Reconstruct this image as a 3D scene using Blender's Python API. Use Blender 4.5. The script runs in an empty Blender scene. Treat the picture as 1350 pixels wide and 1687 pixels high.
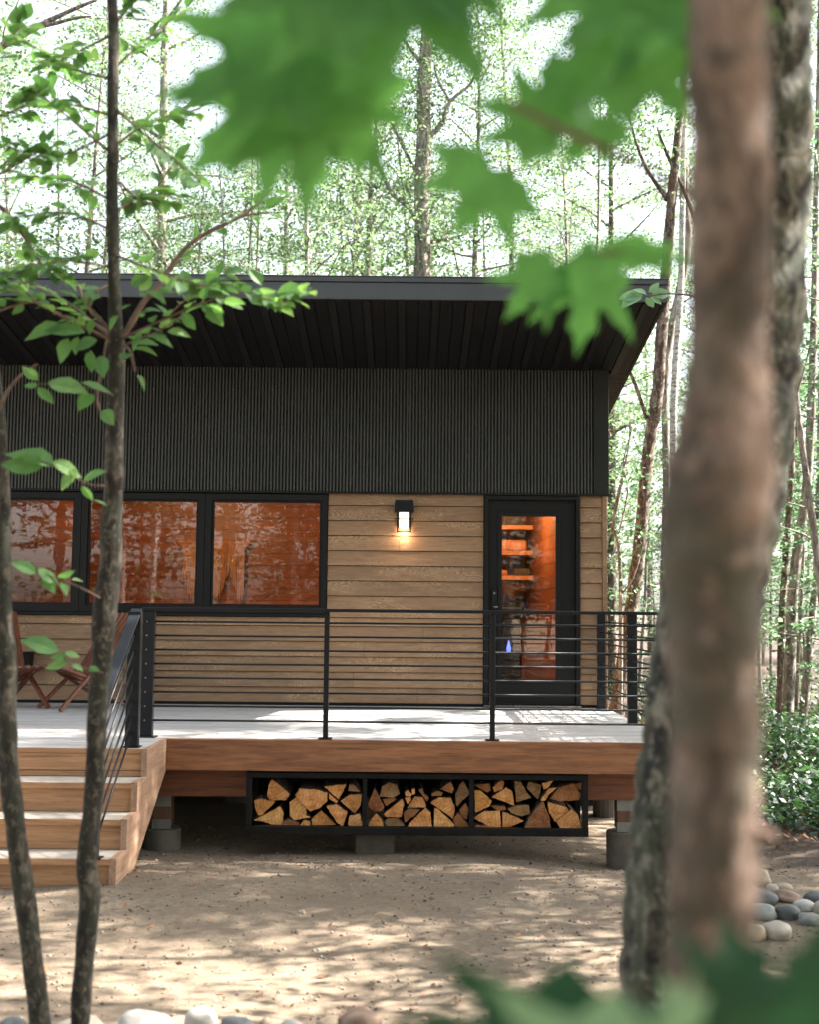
import bpy, bmesh, math, random
import numpy as np
from mathutils import Vector, Matrix
from mathutils.geometry import tessellate_polygon
rad = math.radians
random.seed(7); rng = np.random.default_rng(11)
C = bpy.context.scene.collection
S = bpy.context.scene
# ------------------------------------------------------------------ camera
F = 1968.75; PIT = rad(4.63); ROL = rad(0.55); H = 1.69
_U0 = Vector((0, -math.sin(PIT), math.cos(PIT))); _F = Vector((0, math.cos(PIT), math.sin(PIT)))
_R = Vector((1, 0, 0))*math.cos(ROL)+_U0*math.sin(ROL); _U = _U0*math.cos(ROL)-Vector((1, 0, 0))*math.sin(ROL)
cam = bpy.data.cameras.new('camera'); co = bpy.data.objects.new('camera', cam); C.objects.link(co)
co.matrix_world = Matrix(((_R.x, _U.x, -_F.x, 0), (_R.y, _U.y, -_F.y, 0), (_R.z, _U.z, -_F.z, H), (0, 0, 0, 1)))
cam.sensor_fit = 'HORIZONTAL'; cam.sensor_width = 24; cam.lens = 35; cam.clip_start = 0.05; cam.clip_end = 2000
cam.dof.use_dof = True; cam.dof.focus_distance = 10.5; cam.dof.aperture_fstop = 2.0; cam.dof.aperture_blades = 0
S.camera = co
# ------------------------------------------------------------------ light
SUN_EL = rad(44); SUN_AZ = rad(12)            # azimuth from +X towards +Y
sd = Vector((math.cos(SUN_EL)*math.cos(SUN_AZ), math.cos(SUN_EL)*math.sin(SUN_AZ), math.sin(SUN_EL)))
w = bpy.data.worlds.new("World"); S.world = w; w.use_nodes = True
nt = w.node_tree; sky = nt.nodes.new('ShaderNodeTexSky'); sky.sky_type = 'NISHITA'; sky.sun_disc = False
sky.sun_elevation = SUN_EL; sky.sun_rotation = math.atan2(sd.x, sd.y); sky.dust_density = 3.0; sky.air_density = 1.0; sky.ozone_density = 0.6
bgn = nt.nodes['Background']; hs = nt.nodes.new('ShaderNodeHueSaturation'); hs.inputs['Saturation'].default_value = .45; nt.links.new(sky.outputs[0], hs.inputs['Color']); nt.links.new(hs.outputs[0], bgn.inputs[0]); bgn.inputs[1].default_value = 0.075
sl = bpy.data.lights.new('sun', 'SUN'); sl.energy = 5.0; sl.angle = rad(0.5); sl.color = (1, 0.93, 0.87)
so = bpy.data.objects.new('sun', sl); C.objects.link(so); so.rotation_euler = (-sd).to_track_quat('-Z', 'Y').to_euler(); so.location = (20, 0, 20)
S.view_settings.view_transform = 'Standard'; S.view_settings.look = 'None'; S.view_settings.exposure = 3.22; S.view_settings.gamma = 1
S.cycles.max_bounces = 8; S.cycles.diffuse_bounces = 4; S.cycles.transmission_bounces = 4; S.cycles.transparent_max_bounces = 8
S.cycles.sample_clamp_indirect = 6; S.cycles.use_denoising = True

# ------------------------------------------------------------------ helpers
def P(px, py, Y):
    d = _F+_R*((px-675)/F)+_U*((843.5-py)/F); t = Y/d.y
    return Vector((d.x*t, Y, H+d.z*t))
def tag(o, label=None, cat=None, group=None, kind=None):
    for k, v in (('label', label), ('category', cat), ('group', group), ('kind', kind)):
        if v: o[k] = v
    return o
ORG = {}
def thing(name, loc, label, cat, group=None, rz=0):
    o = bpy.data.objects.new(name, None); C.objects.link(o); o.location = loc; o.rotation_euler.z = rz
    o.empty_display_size = .1; ORG[o.name] = Vector(loc) if rz == 0 else Vector((0, 0, 0))
    return tag(o, label, cat, group)
def copy_tree(o, parent=None):
    c = o.copy(); C.objects.link(c); c.parent = parent
    for ch in o.children: copy_tree(ch, c)
    return c
def link_mesh(name, me, parent=None, at=None):
    o = bpy.data.objects.new(name, me); C.objects.link(o)
    if parent is not None: o.parent = parent; ORG[o.name] = ORG[parent.name]
    else: ORG[o.name] = Vector(at) if at is not None else Vector((0, 0, 0)); o.location = ORG[o.name]
    return o
class MB:
    def __init__(s): s.v = []; s.f = []; s.m = []; s.mi = 0
    def quadbox(s, p):          # 8 points: bottom 4 ccw, top 4 ccw
        b = len(s.v); s.v += [tuple(q) for q in p]
        for q in ((3, 2, 1, 0), (4, 5, 6, 7), (0, 1, 5, 4), (1, 2, 6, 5), (2, 3, 7, 6), (3, 0, 4, 7)): s.f.append([b+i for i in q]); s.m.append(s.mi)
        return s
    def box(s, x0, x1, y0, y1, z0, z1):
        return s.quadbox([(x0, y0, z0), (x1, y0, z0), (x1, y1, z0), (x0, y1, z0), (x0, y0, z1), (x1, y0, z1), (x1, y1, z1), (x0, y1, z1)])
    def bar(s, a, b, w, h, up=(0, 0, 1)):
        a = Vector(a); b = Vector(b); d = (b-a).normalized(); sv = d.cross(Vector(up))
        sv = (sv if sv.length > 1e-4 else Vector((1, 0, 0))).normalized(); u = sv.cross(d)
        sv = sv*w/2; u = u*h/2
        return s.quadbox([a-sv-u, a+sv-u, b+sv-u, b-sv-u, a-sv+u, a+sv+u, b+sv+u, b-sv+u])
    def tube(s, pts, rs, n=8, bump=0, seed=0, cap=True):
        pts = [Vector(p) for p in pts]; r_ = random.Random(seed); b0 = len(s.v); N = len(pts)
        ref = Vector((0, 1, 0))
        for i, p in enumerate(pts):
            d = (pts[min(i+1, N-1)]-pts[max(i-1, 0)]).normalized()
            a = d.cross(ref)
            if a.length < .1: a = d.cross(Vector((1, 0, 0)))
            a.normalize(); c = d.cross(a)
            for k in range(n):
                t = 2*math.pi*k/n; r = rs[i]*(1+bump*(r_.random()-.5))
                s.v.append(tuple(p+a*math.cos(t)*r+c*math.sin(t)*r))
        for i in range(N-1):
            for k in range(n):
                s.f.append([b0+i*n+k, b0+i*n+(k+1) % n, b0+(i+1)*n+(k+1) % n, b0+(i+1)*n+k]); s.m.append(s.mi)
        if cap:
            s.f.append([b0+k for k in range(n)][::-1]); s.m.append(s.mi)
            s.f.append([b0+(N-1)*n+k for k in range(n)]); s.m.append(s.mi)
        return s
    def cyl(s, x, y, z0, z1, r, n=24, r1=None): return s.tube([(x, y, z0), (x, y, z1)], [r, r if r1 is None else r1], n)
    def build(s, name, mat, parent=None, at=None, bevel=0, smooth=False, seg=2, mats=None):
        org = ORG[parent.name] if parent is not None else (Vector(at) if at is not None else Vector((0, 0, 0)))
        me = bpy.data.meshes.new(name); me.from_pydata([(a-org.x, b-org.y, c-org.z) for a, b, c in s.v], [], s.f)
        for m in (mats or [mat]): me.materials.append(m)
        if mats: me.polygons.foreach_set('material_index', s.m)
        if smooth: me.polygons.foreach_set('use_smooth', [True]*len(me.polygons))
        me.update()
        o = link_mesh(name, me, parent, at)
        if bevel:
            b = o.modifiers.new('bevel', 'BEVEL'); b.width = bevel; b.segments = seg; b.limit_method = 'ANGLE'; b.angle_limit = rad(40)
        return o
def np_mesh(name, V, Q, mat, smooth=False):
    me = bpy.data.meshes.new(name); k = Q.shape[1]
    me.vertices.add(len(V)); me.vertices.foreach_set('co', V.astype(np.float32).ravel())
    me.loops.add(Q.size); me.loops.foreach_set('vertex_index', Q.astype(np.int32).ravel())
    me.polygons.add(len(Q)); me.polygons.foreach_set('loop_start', np.arange(0, Q.size, k, dtype=np.int32))
    me.update(calc_edges=True); me.validate(); me.materials.append(mat)
    if smooth: me.polygons.foreach_set('use_smooth', [True]*len(me.polygons))
    return me
# ------------------------------------------------------------------ materials
def mat(name):
    m = bpy.data.materials.new(name); m.use_nodes = True; n = m.node_tree; return m, n, n.nodes['Principled BSDF']
def nd(n, t, **kw):
    x = n.nodes.new('ShaderNode'+t)
    for k, v in kw.items(): setattr(x, k, v)
    return x
def ramp(n, src, stops):
    r = nd(n, 'ValToRGB'); e = r.color_ramp.elements
    while len(e) < len(stops): e.new(.5)
    for i, (p, c) in enumerate(stops): e[i].position = p; e[i].color = (*c, 1) if len(c) == 3 else c
    n.links.new(src, r.inputs[0]); return r.outputs[0]
def coords(n, scale=(1, 1, 1), geo=True, rnd=0):
    """world position (or object coords), stretched; rnd shifts each island"""
    tc = nd(n, 'TexCoord'); src = tc.outputs['Object']
    if rnd:
        g = nd(n, 'NewGeometry'); mu = nd(n, 'VectorMath', operation='MULTIPLY_ADD'); cb = nd(n, 'CombineXYZ')
        for i in range(3): n.links.new(g.outputs['Random Per Island'], cb.inputs[i])
        n.links.new(cb.outputs[0], mu.inputs[0]); mu.inputs[1].default_value = (rnd, rnd*1.7, rnd*.6); n.links.new(src, mu.inputs[2]); src = mu.outputs[0]
    mp = nd(n, 'Mapping'); mp.inputs['Scale'].default_value = scale; n.links.new(src, mp.inputs[0]); return mp.outputs[0]
def noise(n, vec, scale, detail=4, rough=.55, dist=0):
    x = nd(n, 'TexNoise'); x.inputs['Scale'].default_value = scale; x.inputs['Detail'].default_value = detail
    x.inputs['Roughness'].default_value = rough; x.inputs['Distortion'].default_value = dist; n.links.new(vec, x.inputs['Vector']); return x.outputs[0]
def mixc(n, f, a, b, mode='MIX'):
    x = nd(n, 'Mix', data_type='RGBA', blend_type=mode)
    for i, v in ((0, f), (6, a), (7, b)):
        if hasattr(v, 'links') or hasattr(v, 'is_output'): n.links.new(v, x.inputs[i])
        else: x.inputs[i].default_value = v if i == 0 else (*v, 1)
    return x.outputs[2]
def bump(n, b, h, strength, dist=.01):
    x = nd(n, 'Bump'); x.inputs['Strength'].default_value = strength; x.inputs['Distance'].default_value = dist
    n.links.new(h, x.inputs['Height']); n.links.new(x.outputs[0], b.inputs['Normal'])
def island(n): return nd(n, 'NewGeometry').outputs['Random Per Island']
def m_wood(name, dark, light, axis='x', rough=.6, tone=.25, fine=60, knots=False, bs=.3, rings=6.0):
    m, n, b = mat(name)
    sc = {'x': (1.2, 14, 14), 'y': (14, 1.2, 14), 'z': (14, 14, 1.2)}[axis]
    v = coords(n, sc, rnd=7.3)
    a = noise(n, v, 1.0, 5, .6, 1.2); f = noise(n, v, rings, 3, .6, .5)
    col = ramp(n, a, [(.32, dark), (.66, light)])
    col = mixc(n, .35, col, ramp(n, f, [(.35, dark), (.65, light)]))
    st = noise(n, coords(n, {'x': (1.6, 42, 42), 'y': (42, 1.6, 42), 'z': (42, 42, 1.6)}[axis], rnd=5.5), 1.0, 6, .75, .4)
    col = mixc(n, ramp(n, st, [(.34, (.6,)*3), (.46, (0, 0, 0))]), col, tuple(c*.45 for c in dark))
    col = mixc(n, ramp(n, st, [(.58, (0, 0, 0)), (.72, (.35,)*3)]), col, tuple(min(1, c*1.35) for c in light))
    sh = ramp(n, island(n), [(0, (1-tone,)*3), (1, (1+0*tone,)*3)])
    col = mixc(n, 1.0, col, sh, 'MULTIPLY')
    if knots:
        vv = nd(n, 'TexVoronoi'); vv.inputs['Scale'].default_value = 2.2; n.links.new(coords(n, {'x': (.8, 1.6, 1.9), 'y': (1.6, .8, 1.9), 'z': (1.6, 1.9, .8)}[axis], rnd=3.1), vv.inputs['Vector'])
        col = mixc(n, ramp(n, vv.outputs['Distance'], [(.03, (.75,)*3), (.085, (0, 0, 0))]), col, tuple(c*.3 for c in dark))
    n.links.new(col, b.inputs['Base Color']); b.inputs['Roughness'].default_value = rough
    bump(n, b, f, bs, .004); return m
def m_siding():
    m, n, b = mat('siding_woodgrain')
    v = coords(n, (1.5, 4.5, 7.5), rnd=9.1)
    n1 = noise(n, coords(n, (2.6, 4.5, 11.0), rnd=9.1), 1.0, 2, .5, .5)
    mul = nd(n, 'Math', operation='MULTIPLY'); n.links.new(n1, mul.inputs[0]); mul.inputs[1].default_value = 20.0
    wv = nd(n, 'Math', operation='PINGPONG'); n.links.new(mul.outputs[0], wv.inputs[0]); wv.inputs[1].default_value = .5
    wm = nd(n, 'Math', operation='MULTIPLY'); n.links.new(wv.outputs[0], wm.inputs[0]); wm.inputs[1].default_value = 2.0
    f = noise(n, coords(n, (3, 20, 32), rnd=3), 2, 4, .7)
    big = noise(n, coords(n, (1.2, 3, 5), rnd=5), 1.2, 2)
    lines = ramp(n, wm.outputs[0], [(.45, (0, 0, 0)), (.85, (1, 1, 1))])
    k = nd(n, 'Math', operation='MULTIPLY'); n.links.new(lines, k.inputs[0]); n.links.new(ramp(n, big, [(.47, (.0,)*3), (.62, (.6,)*3)]), k.inputs[1])
    base = ramp(n, f, [(.3, (.205, .118, .06)), (.7, (.31, .188, .10))])
    base = mixc(n, 1, base, ramp(n, island(n), [(0, (.78, .78, .8)), (1, (1, 1, 1))]), 'MULTIPLY')
    col = mixc(n, k.outputs[0], base, (.46, .31, .17))
    n.links.new(col, b.inputs['Base Color']); b.inputs['Roughness'].default_value = .72
    bump(n, b, wm.outputs[0], .12, .003); return m
def m_plain(name, col, rough=.5, metal=0, var=.15, sc=8, bs=0):
    m, n, b = mat(name)
    if max(col) < .03: b.inputs['Specular IOR Level'].default_value = .22
    m.name = name; f = noise(n, coords(n), sc, 5, .65)
    c = ramp(n, f, [(.3, tuple(x*(1-var) for x in col)), (.7, tuple(x*(1+var) for x in col))])
    n.links.new(c, b.inputs['Base Color']); b.inputs['Metallic'].default_value = metal
    r = nd(n, 'MapRange'); r.inputs[3].default_value = rough-.08; r.inputs[4].default_value = min(1, rough+.1); n.links.new(f, r.inputs[0]); n.links.new(r.outputs[0], b.inputs['Roughness'])
    if bs: bump(n, b, noise(n, coords(n), sc*6, 4), bs, .003)
    return m
def m_bark(name, dark, mid, light, green=None, sc=1.0, stretch=.28, bs=.9, patch=.55, k=1.):
    m, n, b = mat(name); v = coords(n, (1, 1, stretch))
    a = noise(n, v, 16*sc, 6, .7, .6); col = ramp(n, a, [(.5-.12*k, dark), (.5, mid), (.5+.13*k, light)])
    l = noise(n, coords(n, (1, 1, .6)), 7*sc, 5, .7, .8)
    if green: col = mixc(n, ramp(n, l, [(patch-.04, (0, 0, 0)), (patch+.05, (.85,)*3)]), col, green)
    l2 = noise(n, coords(n, (1, 1, .8)), 26*sc, 4, .7)
    col = mixc(n, ramp(n, l2, [(.56, (0, 0, 0)), (.61, (.75,)*3)]), col, light)
    n.links.new(col, b.inputs['Base Color']); b.inputs['Roughness'].default_value = .9
    bump(n, b, a, bs, .02/sc); return m
def m_leaf(name, c1, c2, c3, trans=.45, tcol=None, gloss=.58):
    m, n, b = mat(name); r = island(n)
    col = ramp(n, r, [(0, c1), (.55, c2), (1, c3)])
    vein = noise(n, coords(n), 35, 3); col = mixc(n, ramp(n, vein, [(.35, (.25,)*3), (.6, (0, 0, 0))]), col, tuple(x*.55 for x in c1))
    n.links.new(col, b.inputs['Base Color']); b.inputs['Roughness'].default_value = gloss
    t = nd(n, 'BsdfTranslucent'); tc = mixc(n, 1.0, col, tcol or (1.5, 1.7, .9), 'MULTIPLY'); n.links.new(tc, t.inputs[0])
    mx = nd(n, 'MixShader'); mx.inputs[0].default_value = trans
    n.links.new(b.outputs[0], mx.inputs[1]); n.links.new(t.outputs[0], mx.inputs[2]); n.links.new(mx.outputs[0], n.nodes['Material Output'].inputs[0]); return m
def m_emit(name, col, st):
    m, n, b = mat(name); b.inputs['Base Color'].default_value = (*col, 1); b.inputs['Emission Color'].default_value = (*col, 1); b.inputs['Emission Strength'].default_value = st; return m
def m_glass():
    m, n, b = mat('window_glass'); n.nodes.remove(b)
    g = nd(n, 'BsdfGlossy'); g.inputs['Roughness'].default_value = .01
    t = nd(n, 'BsdfTransparent'); t.inputs[0].default_value = (.93, .93, .91, 1)
    fr = nd(n, 'Fresnel'); fr.inputs[0].default_value = 1.66
    mx = nd(n, 'MixShader'); n.links.new(fr.outputs[0], mx.inputs[0]); n.links.new(t.outputs[0], mx.inputs[1]); n.links.new(g.outputs[0], mx.inputs[2])
    bp = nd(n, 'Bump'); bp.inputs['Strength'].default_value = .04; bp.inputs['Distance'].default_value = .004
    n.links.new(noise(n, coords(n, (1, 1, .5)), 9, 2), bp.inputs['Height']); n.links.new(bp.outputs[0], g.inputs['Normal'])
    n.links.new(mx.outputs[0], n.nodes['Material Output'].inputs[0]); return m
def m_rings():
    m, n, b = mat('log_end_grain'); tc = nd(n, 'TexCoord')
    mp = nd(n, 'Mapping'); mp.inputs['Scale'].default_value = (1, .15, 1); n.links.new(tc.outputs['Object'], mp.inputs[0])
    wv = nd(n, 'TexWave', wave_type='RINGS', rings_direction='Y'); wv.inputs['Scale'].default_value = 12; wv.inputs['Distortion'].default_value = 3.5; wv.inputs['Detail'].default_value = 2; wv.inputs['Detail Scale'].default_value = 1.2
    n.links.new(mp.outputs[0], wv.inputs['Vector'])
    oi = nd(n, 'ObjectInfo')
    big = noise(n, mp.outputs[0], 16, 5, .65, .6)
    base = ramp(n, big, [(.32, (.34, .14, .05)), (.45, (.58, .31, .12)), (.6, (.72, .44, .20)), (.75, (.80, .56, .32))])
    col = mixc(n, ramp(n, wv.outputs['Fac'], [(.05, (.32,)*3), (.45, (0, 0, 0))]), base, (.30, .13, .05))
    col = mixc(n, 1, col, oi.outputs['Color'], 'MULTIPLY')
    cr = noise(n, mp.outputs[0], 60, 4, .8); col = mixc(n, ramp(n, cr, [(.58, (0, 0, 0)), (.68, (.75,)*3)]), col, (.10, .045, .02))
    n.links.new(col, b.inputs['Base Color']); b.inputs['Roughness'].default_value = .85; bump(n, b, cr, .5, .006); return m
def m_ground():
    m, n, b = mat('sandy_soil'); v = coords(n)
    a = noise(n, v, 1.6, 5, .6); f = noise(n, v, 22, 8, .8); g = noise(n, v, 170, 3, .8)
    sand = ramp(n, f, [(.28, (.10, .073, .045)), (.5, (.21, .16, .104)), (.75, (.32, .255, .18))])
    sand = mixc(n, ramp(n, a, [(.35, (.5,)*3), (.62, (0, 0, 0))]), sand, (.13, .088, .055))
    sand = mixc(n, ramp(n, g, [(.62, (0, 0, 0)), (.70, (.7,)*3)]), sand, (.40, .35, .28))
    sand = mixc(n, ramp(n, g, [(.30, (.65,)*3), (.37, (0, 0, 0))]), sand, (.07, .05, .035))
    soil = ramp(n, f, [(.3, (.018, .012, .008)), (.55, (.06, .036, .022)), (.8, (.14, .085, .05))])
    # forest floor outside the cleared yard
    sp = nd(n, 'SeparateXYZ'); n.links.new(v, sp.inputs[0])
    def lin(ax, k, off):
        q = nd(n, 'Math', operation='MULTIPLY_ADD'); n.links.new(sp.outputs[ax], q.inputs[0]); q.inputs[1].default_value = k; q.inputs[2].default_value = off; return q.outputs[0]
    d1 = lin(0, 1.0, -2.8); d2 = lin(1, .9, -7.9)     # x > 3.35 and y > 9.2
    mn = nd(n, 'Math', operation='MINIMUM'); n.links.new(d1, mn.inputs[0]); n.links.new(d2, mn.inputs[1])
    d3 = lin(1, .5, -6.6); mxx = nd(n, 'Math', operation='MAXIMUM'); n.links.new(mn.outputs[0], mxx.inputs[0]); n.links.new(d3, mxx.inputs[1])
    d4 = lin(0, -1, -6.5); mx2 = nd(n, 'Math', operation='MAXIMUM'); n.links.new(mxx.outputs[0], mx2.inputs[0]); n.links.new(d4, mx2.inputs[1])
    ad = nd(n, 'Math', operation='ADD'); n.links.new(mx2.outputs[0], ad.inputs[0]); n.links.new(a, ad.inputs[1])
    col = mixc(n, ramp(n, ad.outputs[0], [(.35, (0, 0, 0)), (.7, (1, 1, 1))]), sand, soil)
    n.links.new(col, b.inputs['Base Color']); b.inputs['Roughness'].default_value = .95
    s = nd(n, 'Math', operation='ADD'); n.links.new(f, s.inputs[0]); n.links.new(g, s.inputs[1]); bump(n, b, s.outputs[0], .8, .02); return m
M = dict(
 siding=m_siding(), deck=m_wood('bleached_deck_board', (.32, .31, .29), (.52, .505, .48), 'x', .7, .14, knots=True, bs=.15),
 tread=m_wood('bleached_tread', (.30, .255, .20), (.50, .44, .36), 'x', .7, .1, bs=.15),
 beam=m_wood('stained_rim_beam', (.12, .043, .016), (.38, .16, .066), 'x', .55, .1, knots=True, rings=4),
 beam2=m_wood('stained_carrier_beam', (.11, .035, .015), (.26, .09, .036), 'x', .6, .1, knots=True),
 riser=m_wood('cedar_riser', (.27, .125, .052), (.50, .27, .13), 'x', .55, .18, knots=True),
 skirt=m_wood('cedar_skirt', (.25, .14, .085), (.42, .27, .175), 'y', .6, .1),
 postw=m_wood('pier_post_wood', (.10, .045, .022), (.2, .10, .05), 'z'),
 chair=m_wood('oiled_chair_slat', (.10, .028, .013), (.24, .075, .032), 'z', .4, .25),
 inwall=m_wood('interior_cedar_plank', (.20, .058, .016), (.40, .14, .038), 'x', .45, .3),
 shelf=m_wood('interior_shelf', (.55, .22, .07), (.75, .36, .12), 'x', .45, .1),
 corr=m_plain('black_corrugated_steel', (.034, .035, .030), .42, 0, .2, 3), trim=m_plain('black_trim', (.006, .006, .006), .5, 0, .2, 5),
 slate=m_plain('slate_fascia_metal', (.062, .067, .072), .4, .3, .12, 3), corrtrim=m_plain('black_flashing', (.015, .0155, .0135), .42, 0, .2, 3), soffit=m_plain('black_soffit', (.004, .004, .0045), .6, 0, .3, 2),
 soffit2=m_plain('soffit_batten_metal', (.009, .009, .0095), .5, 0, .2, 2), door=m_plain('door_paint', (.0055, .0058, .0058), .5, 0, .1, 4), rail=m_plain('rail_powder_coat', (.010, .0115, .013), .42, .0, .2, 20),
 rack=m_plain('rack_steel', (.012, .0125, .013), .42, .4, .3, 12), galv=m_plain('galvanised_bracket', (.24, .24, .225), .45, .6, .2, 20),
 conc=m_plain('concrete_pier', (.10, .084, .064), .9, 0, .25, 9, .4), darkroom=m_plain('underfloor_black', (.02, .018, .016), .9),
 infloor=m_plain('interior_floor', (.25, .13, .06), .5), stove=m_plain('stove_iron', (.02, .02, .022), .5), chrome=m_plain('handle_metal', (.16, .16, .16), .25, .8),
 cord=m_plain('macrame_cotton', (.5, .27, .11), .9, 0, .1, 40), twig=m_plain('twig_bark', (.14, .085, .06), .85, 0, .4, 30, .3),
 glass=m_glass(), rings=m_rings(), bark_log=m_bark('firewood_bark', (.03, .02, .014), (.10, .065, .045), (.20, .15, .11), None, 2, .5),
 ground=m_ground(),
 barkA=m_bark('sapling_bark', (.006, .0045, .003), (.022, .016, .010), (.12, .10, .075), (.024, .026, .015), 1.5, .35, .7, .50),
 barkT2=m_bark('lichened_bark', (.008, .007, .005), (.045, .038, .027), (.20, .185, .14), (.05, .06, .036), 1.3, .42, 1.0, .52, .6),
 barkT1=m_bark('pinkish_bark', (.075, .052, .036), (.17, .115, .083), (.29, .20, .15), (.075, .070, .045), .85, .5, .9, .5, .62),
 barkB=m_bark('forest_bark', (.05, .042, .034), (.15, .125, .10), (.34, .30, .26), (.17, .18, .13), .9, .2, 1.0, .6),
 barkR=m_bark('reddish_forest_bark', (.025, .016, .010), (.075, .045, .028), (.24, .20, .16), (.09, .06, .03), 1.3, .35, 1.0, .62),
 barkW=m_bark('pale_birch_bark', (.05, .045, .04), (.40, .38, .34), (.58, .56, .52), None, .8, 2.5, .4),
 leafB=m_leaf('canopy_leaf', (.065, .11, .055), (.115, .175, .09), (.21, .28, .16), .52, (1.2, 1.3, 1.0)),
 leafU=m_leaf('understory_leaf', (.05, .10, .052), (.085, .155, .082), (.17, .25, .15), .5, (1.15, 1.25, 1.0)),
 leafK=m_leaf('shade_darkened_leaf', (.012, .03, .012), (.022, .05, .02), (.05, .09, .035), .3),  # green darkened so the colour itself carries the deep shade of the woods
 leafG=m_leaf('ground_plant_leaf', (.012, .035, .016), (.025, .06, .026), (.06, .12, .05), .3),
 leafS=m_leaf('sapling_leaf', (.065, .155, .05), (.11, .235, .08), (.22, .36, .13), .5, (1.5, 1.5, .9)),
 leafM=m_leaf('maple_leaf', (.055, .18, .055), (.08, .24, .075), (.11, .29, .09), .58, (1.7, 1.6, .95), .6),
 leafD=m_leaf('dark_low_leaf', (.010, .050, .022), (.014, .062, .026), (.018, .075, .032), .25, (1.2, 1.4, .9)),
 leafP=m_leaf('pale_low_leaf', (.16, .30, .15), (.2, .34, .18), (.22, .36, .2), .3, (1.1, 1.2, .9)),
)
ROCK = [m_plain('river_stone_'+k, c, .62, 0, .3, 9, .25) for k, c in (('white', (.36, .34, .30)), ('tan', (.26, .20, .13)), ('slate', (.075, .08, .08)), ('grey', (.18, .18, .165)), ('brown', (.19, .125, .085)), ('pale', (.32, .27, .21)))]
W_, TAN_, SL_, GR_, BR_, PA_ = range(6)

# ------------------------------------------------------------------ ground
def gz(x, y):
    def sm(t): t = min(1, max(0, t)); return t*t*(3-2*t)
    z = -.03-.10*sm((y-7.6)/1.6)-.11*sm((x-.2)/1.6)*sm((y-8)/1.2)
    z += .06*sm((6.0-y)/1.5)
    if x > 2.3: z += .06*sm((x-2.3)/1.0)*sm((y-7.5)/1.0)
    return z+.02*math.sin(x*1.9+1.3*math.sin(y))*math.sin(y*1.4+.4)+.008*math.sin(x*7.1+y*3.3)*math.sin(y*8.3)
def ground():
    def axis(a, b, fine0, fine1, st):
        v = [a]; 
        while v[-1] < fine0: v.append(min(fine0, v[-1]+max(st*1.5, (fine0-v[-1])*.35)))
        while v[-1] < fine1: v.append(v[-1]+st)
        k = st
        while v[-1] < b: k *= 1.4; v.append(min(b, v[-1]+k))
        return v
    xs = axis(-500, 500, -4.5, 5.5, .09); ys = axis(-500, 700, 3.8, 12, .09)
    V = [(x, y, gz(x, y)) for y in ys for x in xs]; nx = len(xs)
    Fc = [[j*nx+i, j*nx+i+1, (j+1)*nx+i+1, (j+1)*nx+i] for j in range(len(ys)-1) for i in range(nx-1)]
    mb = MB(); mb.v = V; mb.f = Fc; mb.m = [0]*len(Fc)
    tag(mb.build('ground', M['ground'], smooth=True), kind='structure')
ground()
# ------------------------------------------------------------------ cabin
DZ = .72; WY = 12.1; FY = 8.94
cabin = thing('cabin', (-2.5, 14.5, 0), 'low modern cabin with brown lap siding, black corrugated upper wall and wide black roof overhang', 'cabin')
XL = -7.6
def siding_boards():
    s = MB(); ex = .1525
    spans_all = [(DZ+.03, 2.86)]
    z = DZ+.03; k = 0
    rr = random.Random(5)
    def board(x0, x1, z0, z1):
        x = x0
        js = sorted(q for q in joints.get(k, []) if x0 < q < x1)
        for q in js+[x1]:
            a, b = x+(.0015 if x > x0 else 0), q-.0015
            s.quadbox([(a, WY-.034, z0), (b, WY-.034, z0), (b, WY, z0), (a, WY, z0), (a, WY-.014, z1-.007), (b, WY-.014, z1-.007), (b, WY, z1-.007), (a, WY, z1-.007)]); x = q
    joints = {0: [-2.6, .1], 1: [-.55, 1.85], 2: [-1.75], 3: [-.45], 4: [.15, -4.3], 5: [-3.42], 6: [-1.2], 8: [], 10: [-.1]}
    while z < 2.855:
        z1 = min(z+ex, 2.86)
        if z < 1.585:
            board(XL, .755, z, min(z1, 1.60) if z1 > 1.6 else z1)
            if z1 > 1.6: board(-.825, .755, 1.6, z1)
        else: board(-.825, .755, z, z1)
        board(1.735, 1.955, z, z1)
        z = z1; k += 1
    return s.build('lap_siding', M['siding'], cabin)
siding_boards()
MB().box(1.957, 2.004, WY-.04, WY+.1, DZ-.35, 2.858).build('corner_board', M['siding'], cabin, bevel=.003)
# side wall siding, facing the forest
s = MB(); z = DZ-.3
while z < 4.0: s.quadbox([(1.94, WY+.105, z), (2.015, WY+.105, z), (2.015, 17, z), (1.94, 17, z), (1.94, WY+.105, z+.15), (2.002, WY+.105, z+.15), (2.002, 17, z+.15), (1.94, 17, z+.15)]); z += .1525
s.build('side_siding', M['siding'], cabin)
# structural wall with openings, floor, interior
s = MB(); y0, y1 = WY+.002, WY+.14
s.box(XL, .79, y0, y1, .3, 1.66); s.box(-.86, .79, y0, y1, 1.66, 2.8); s.box(1.70, 1.94, y0, y1, .3, 2.8); s.box(XL, 1.94, y0, y1, 2.8, 4.12)
s.box(XL, -5.9, y0, y1, 1.66, 2.8); s.box(.79, 1.7, y0, y1, .3, DZ)
s.box(XL, 1.94, 16.9, 17, .3, 3.4); s.box(XL-.1, XL, y0, 17, .3, 4.3)
s.build('wall_core', M['trim'], cabin)
s = MB(); s.box(XL, 1.93, WY+.15, 16.85, .62, .72); s.build('interior_floor', M['infloor'], cabin)
s = MB()
for k in range(19):
    z = .73+k*.15
    s.box(XL+.02, .42, 15.3, 15.33, z, z+.146)
s.build('interior_back_wall', M['inwall'], cabin)
s = MB()
for k in range(19):
    z = .73+k*.15
    s.box(1.62, 1.645, WY+.16, 16.5, z, z+.147); s.box(.42, 1.62, 16.5, 16.53, z, z+.147)
s.build('interior_partition', M['inwall'], cabin)
s = MB()
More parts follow.
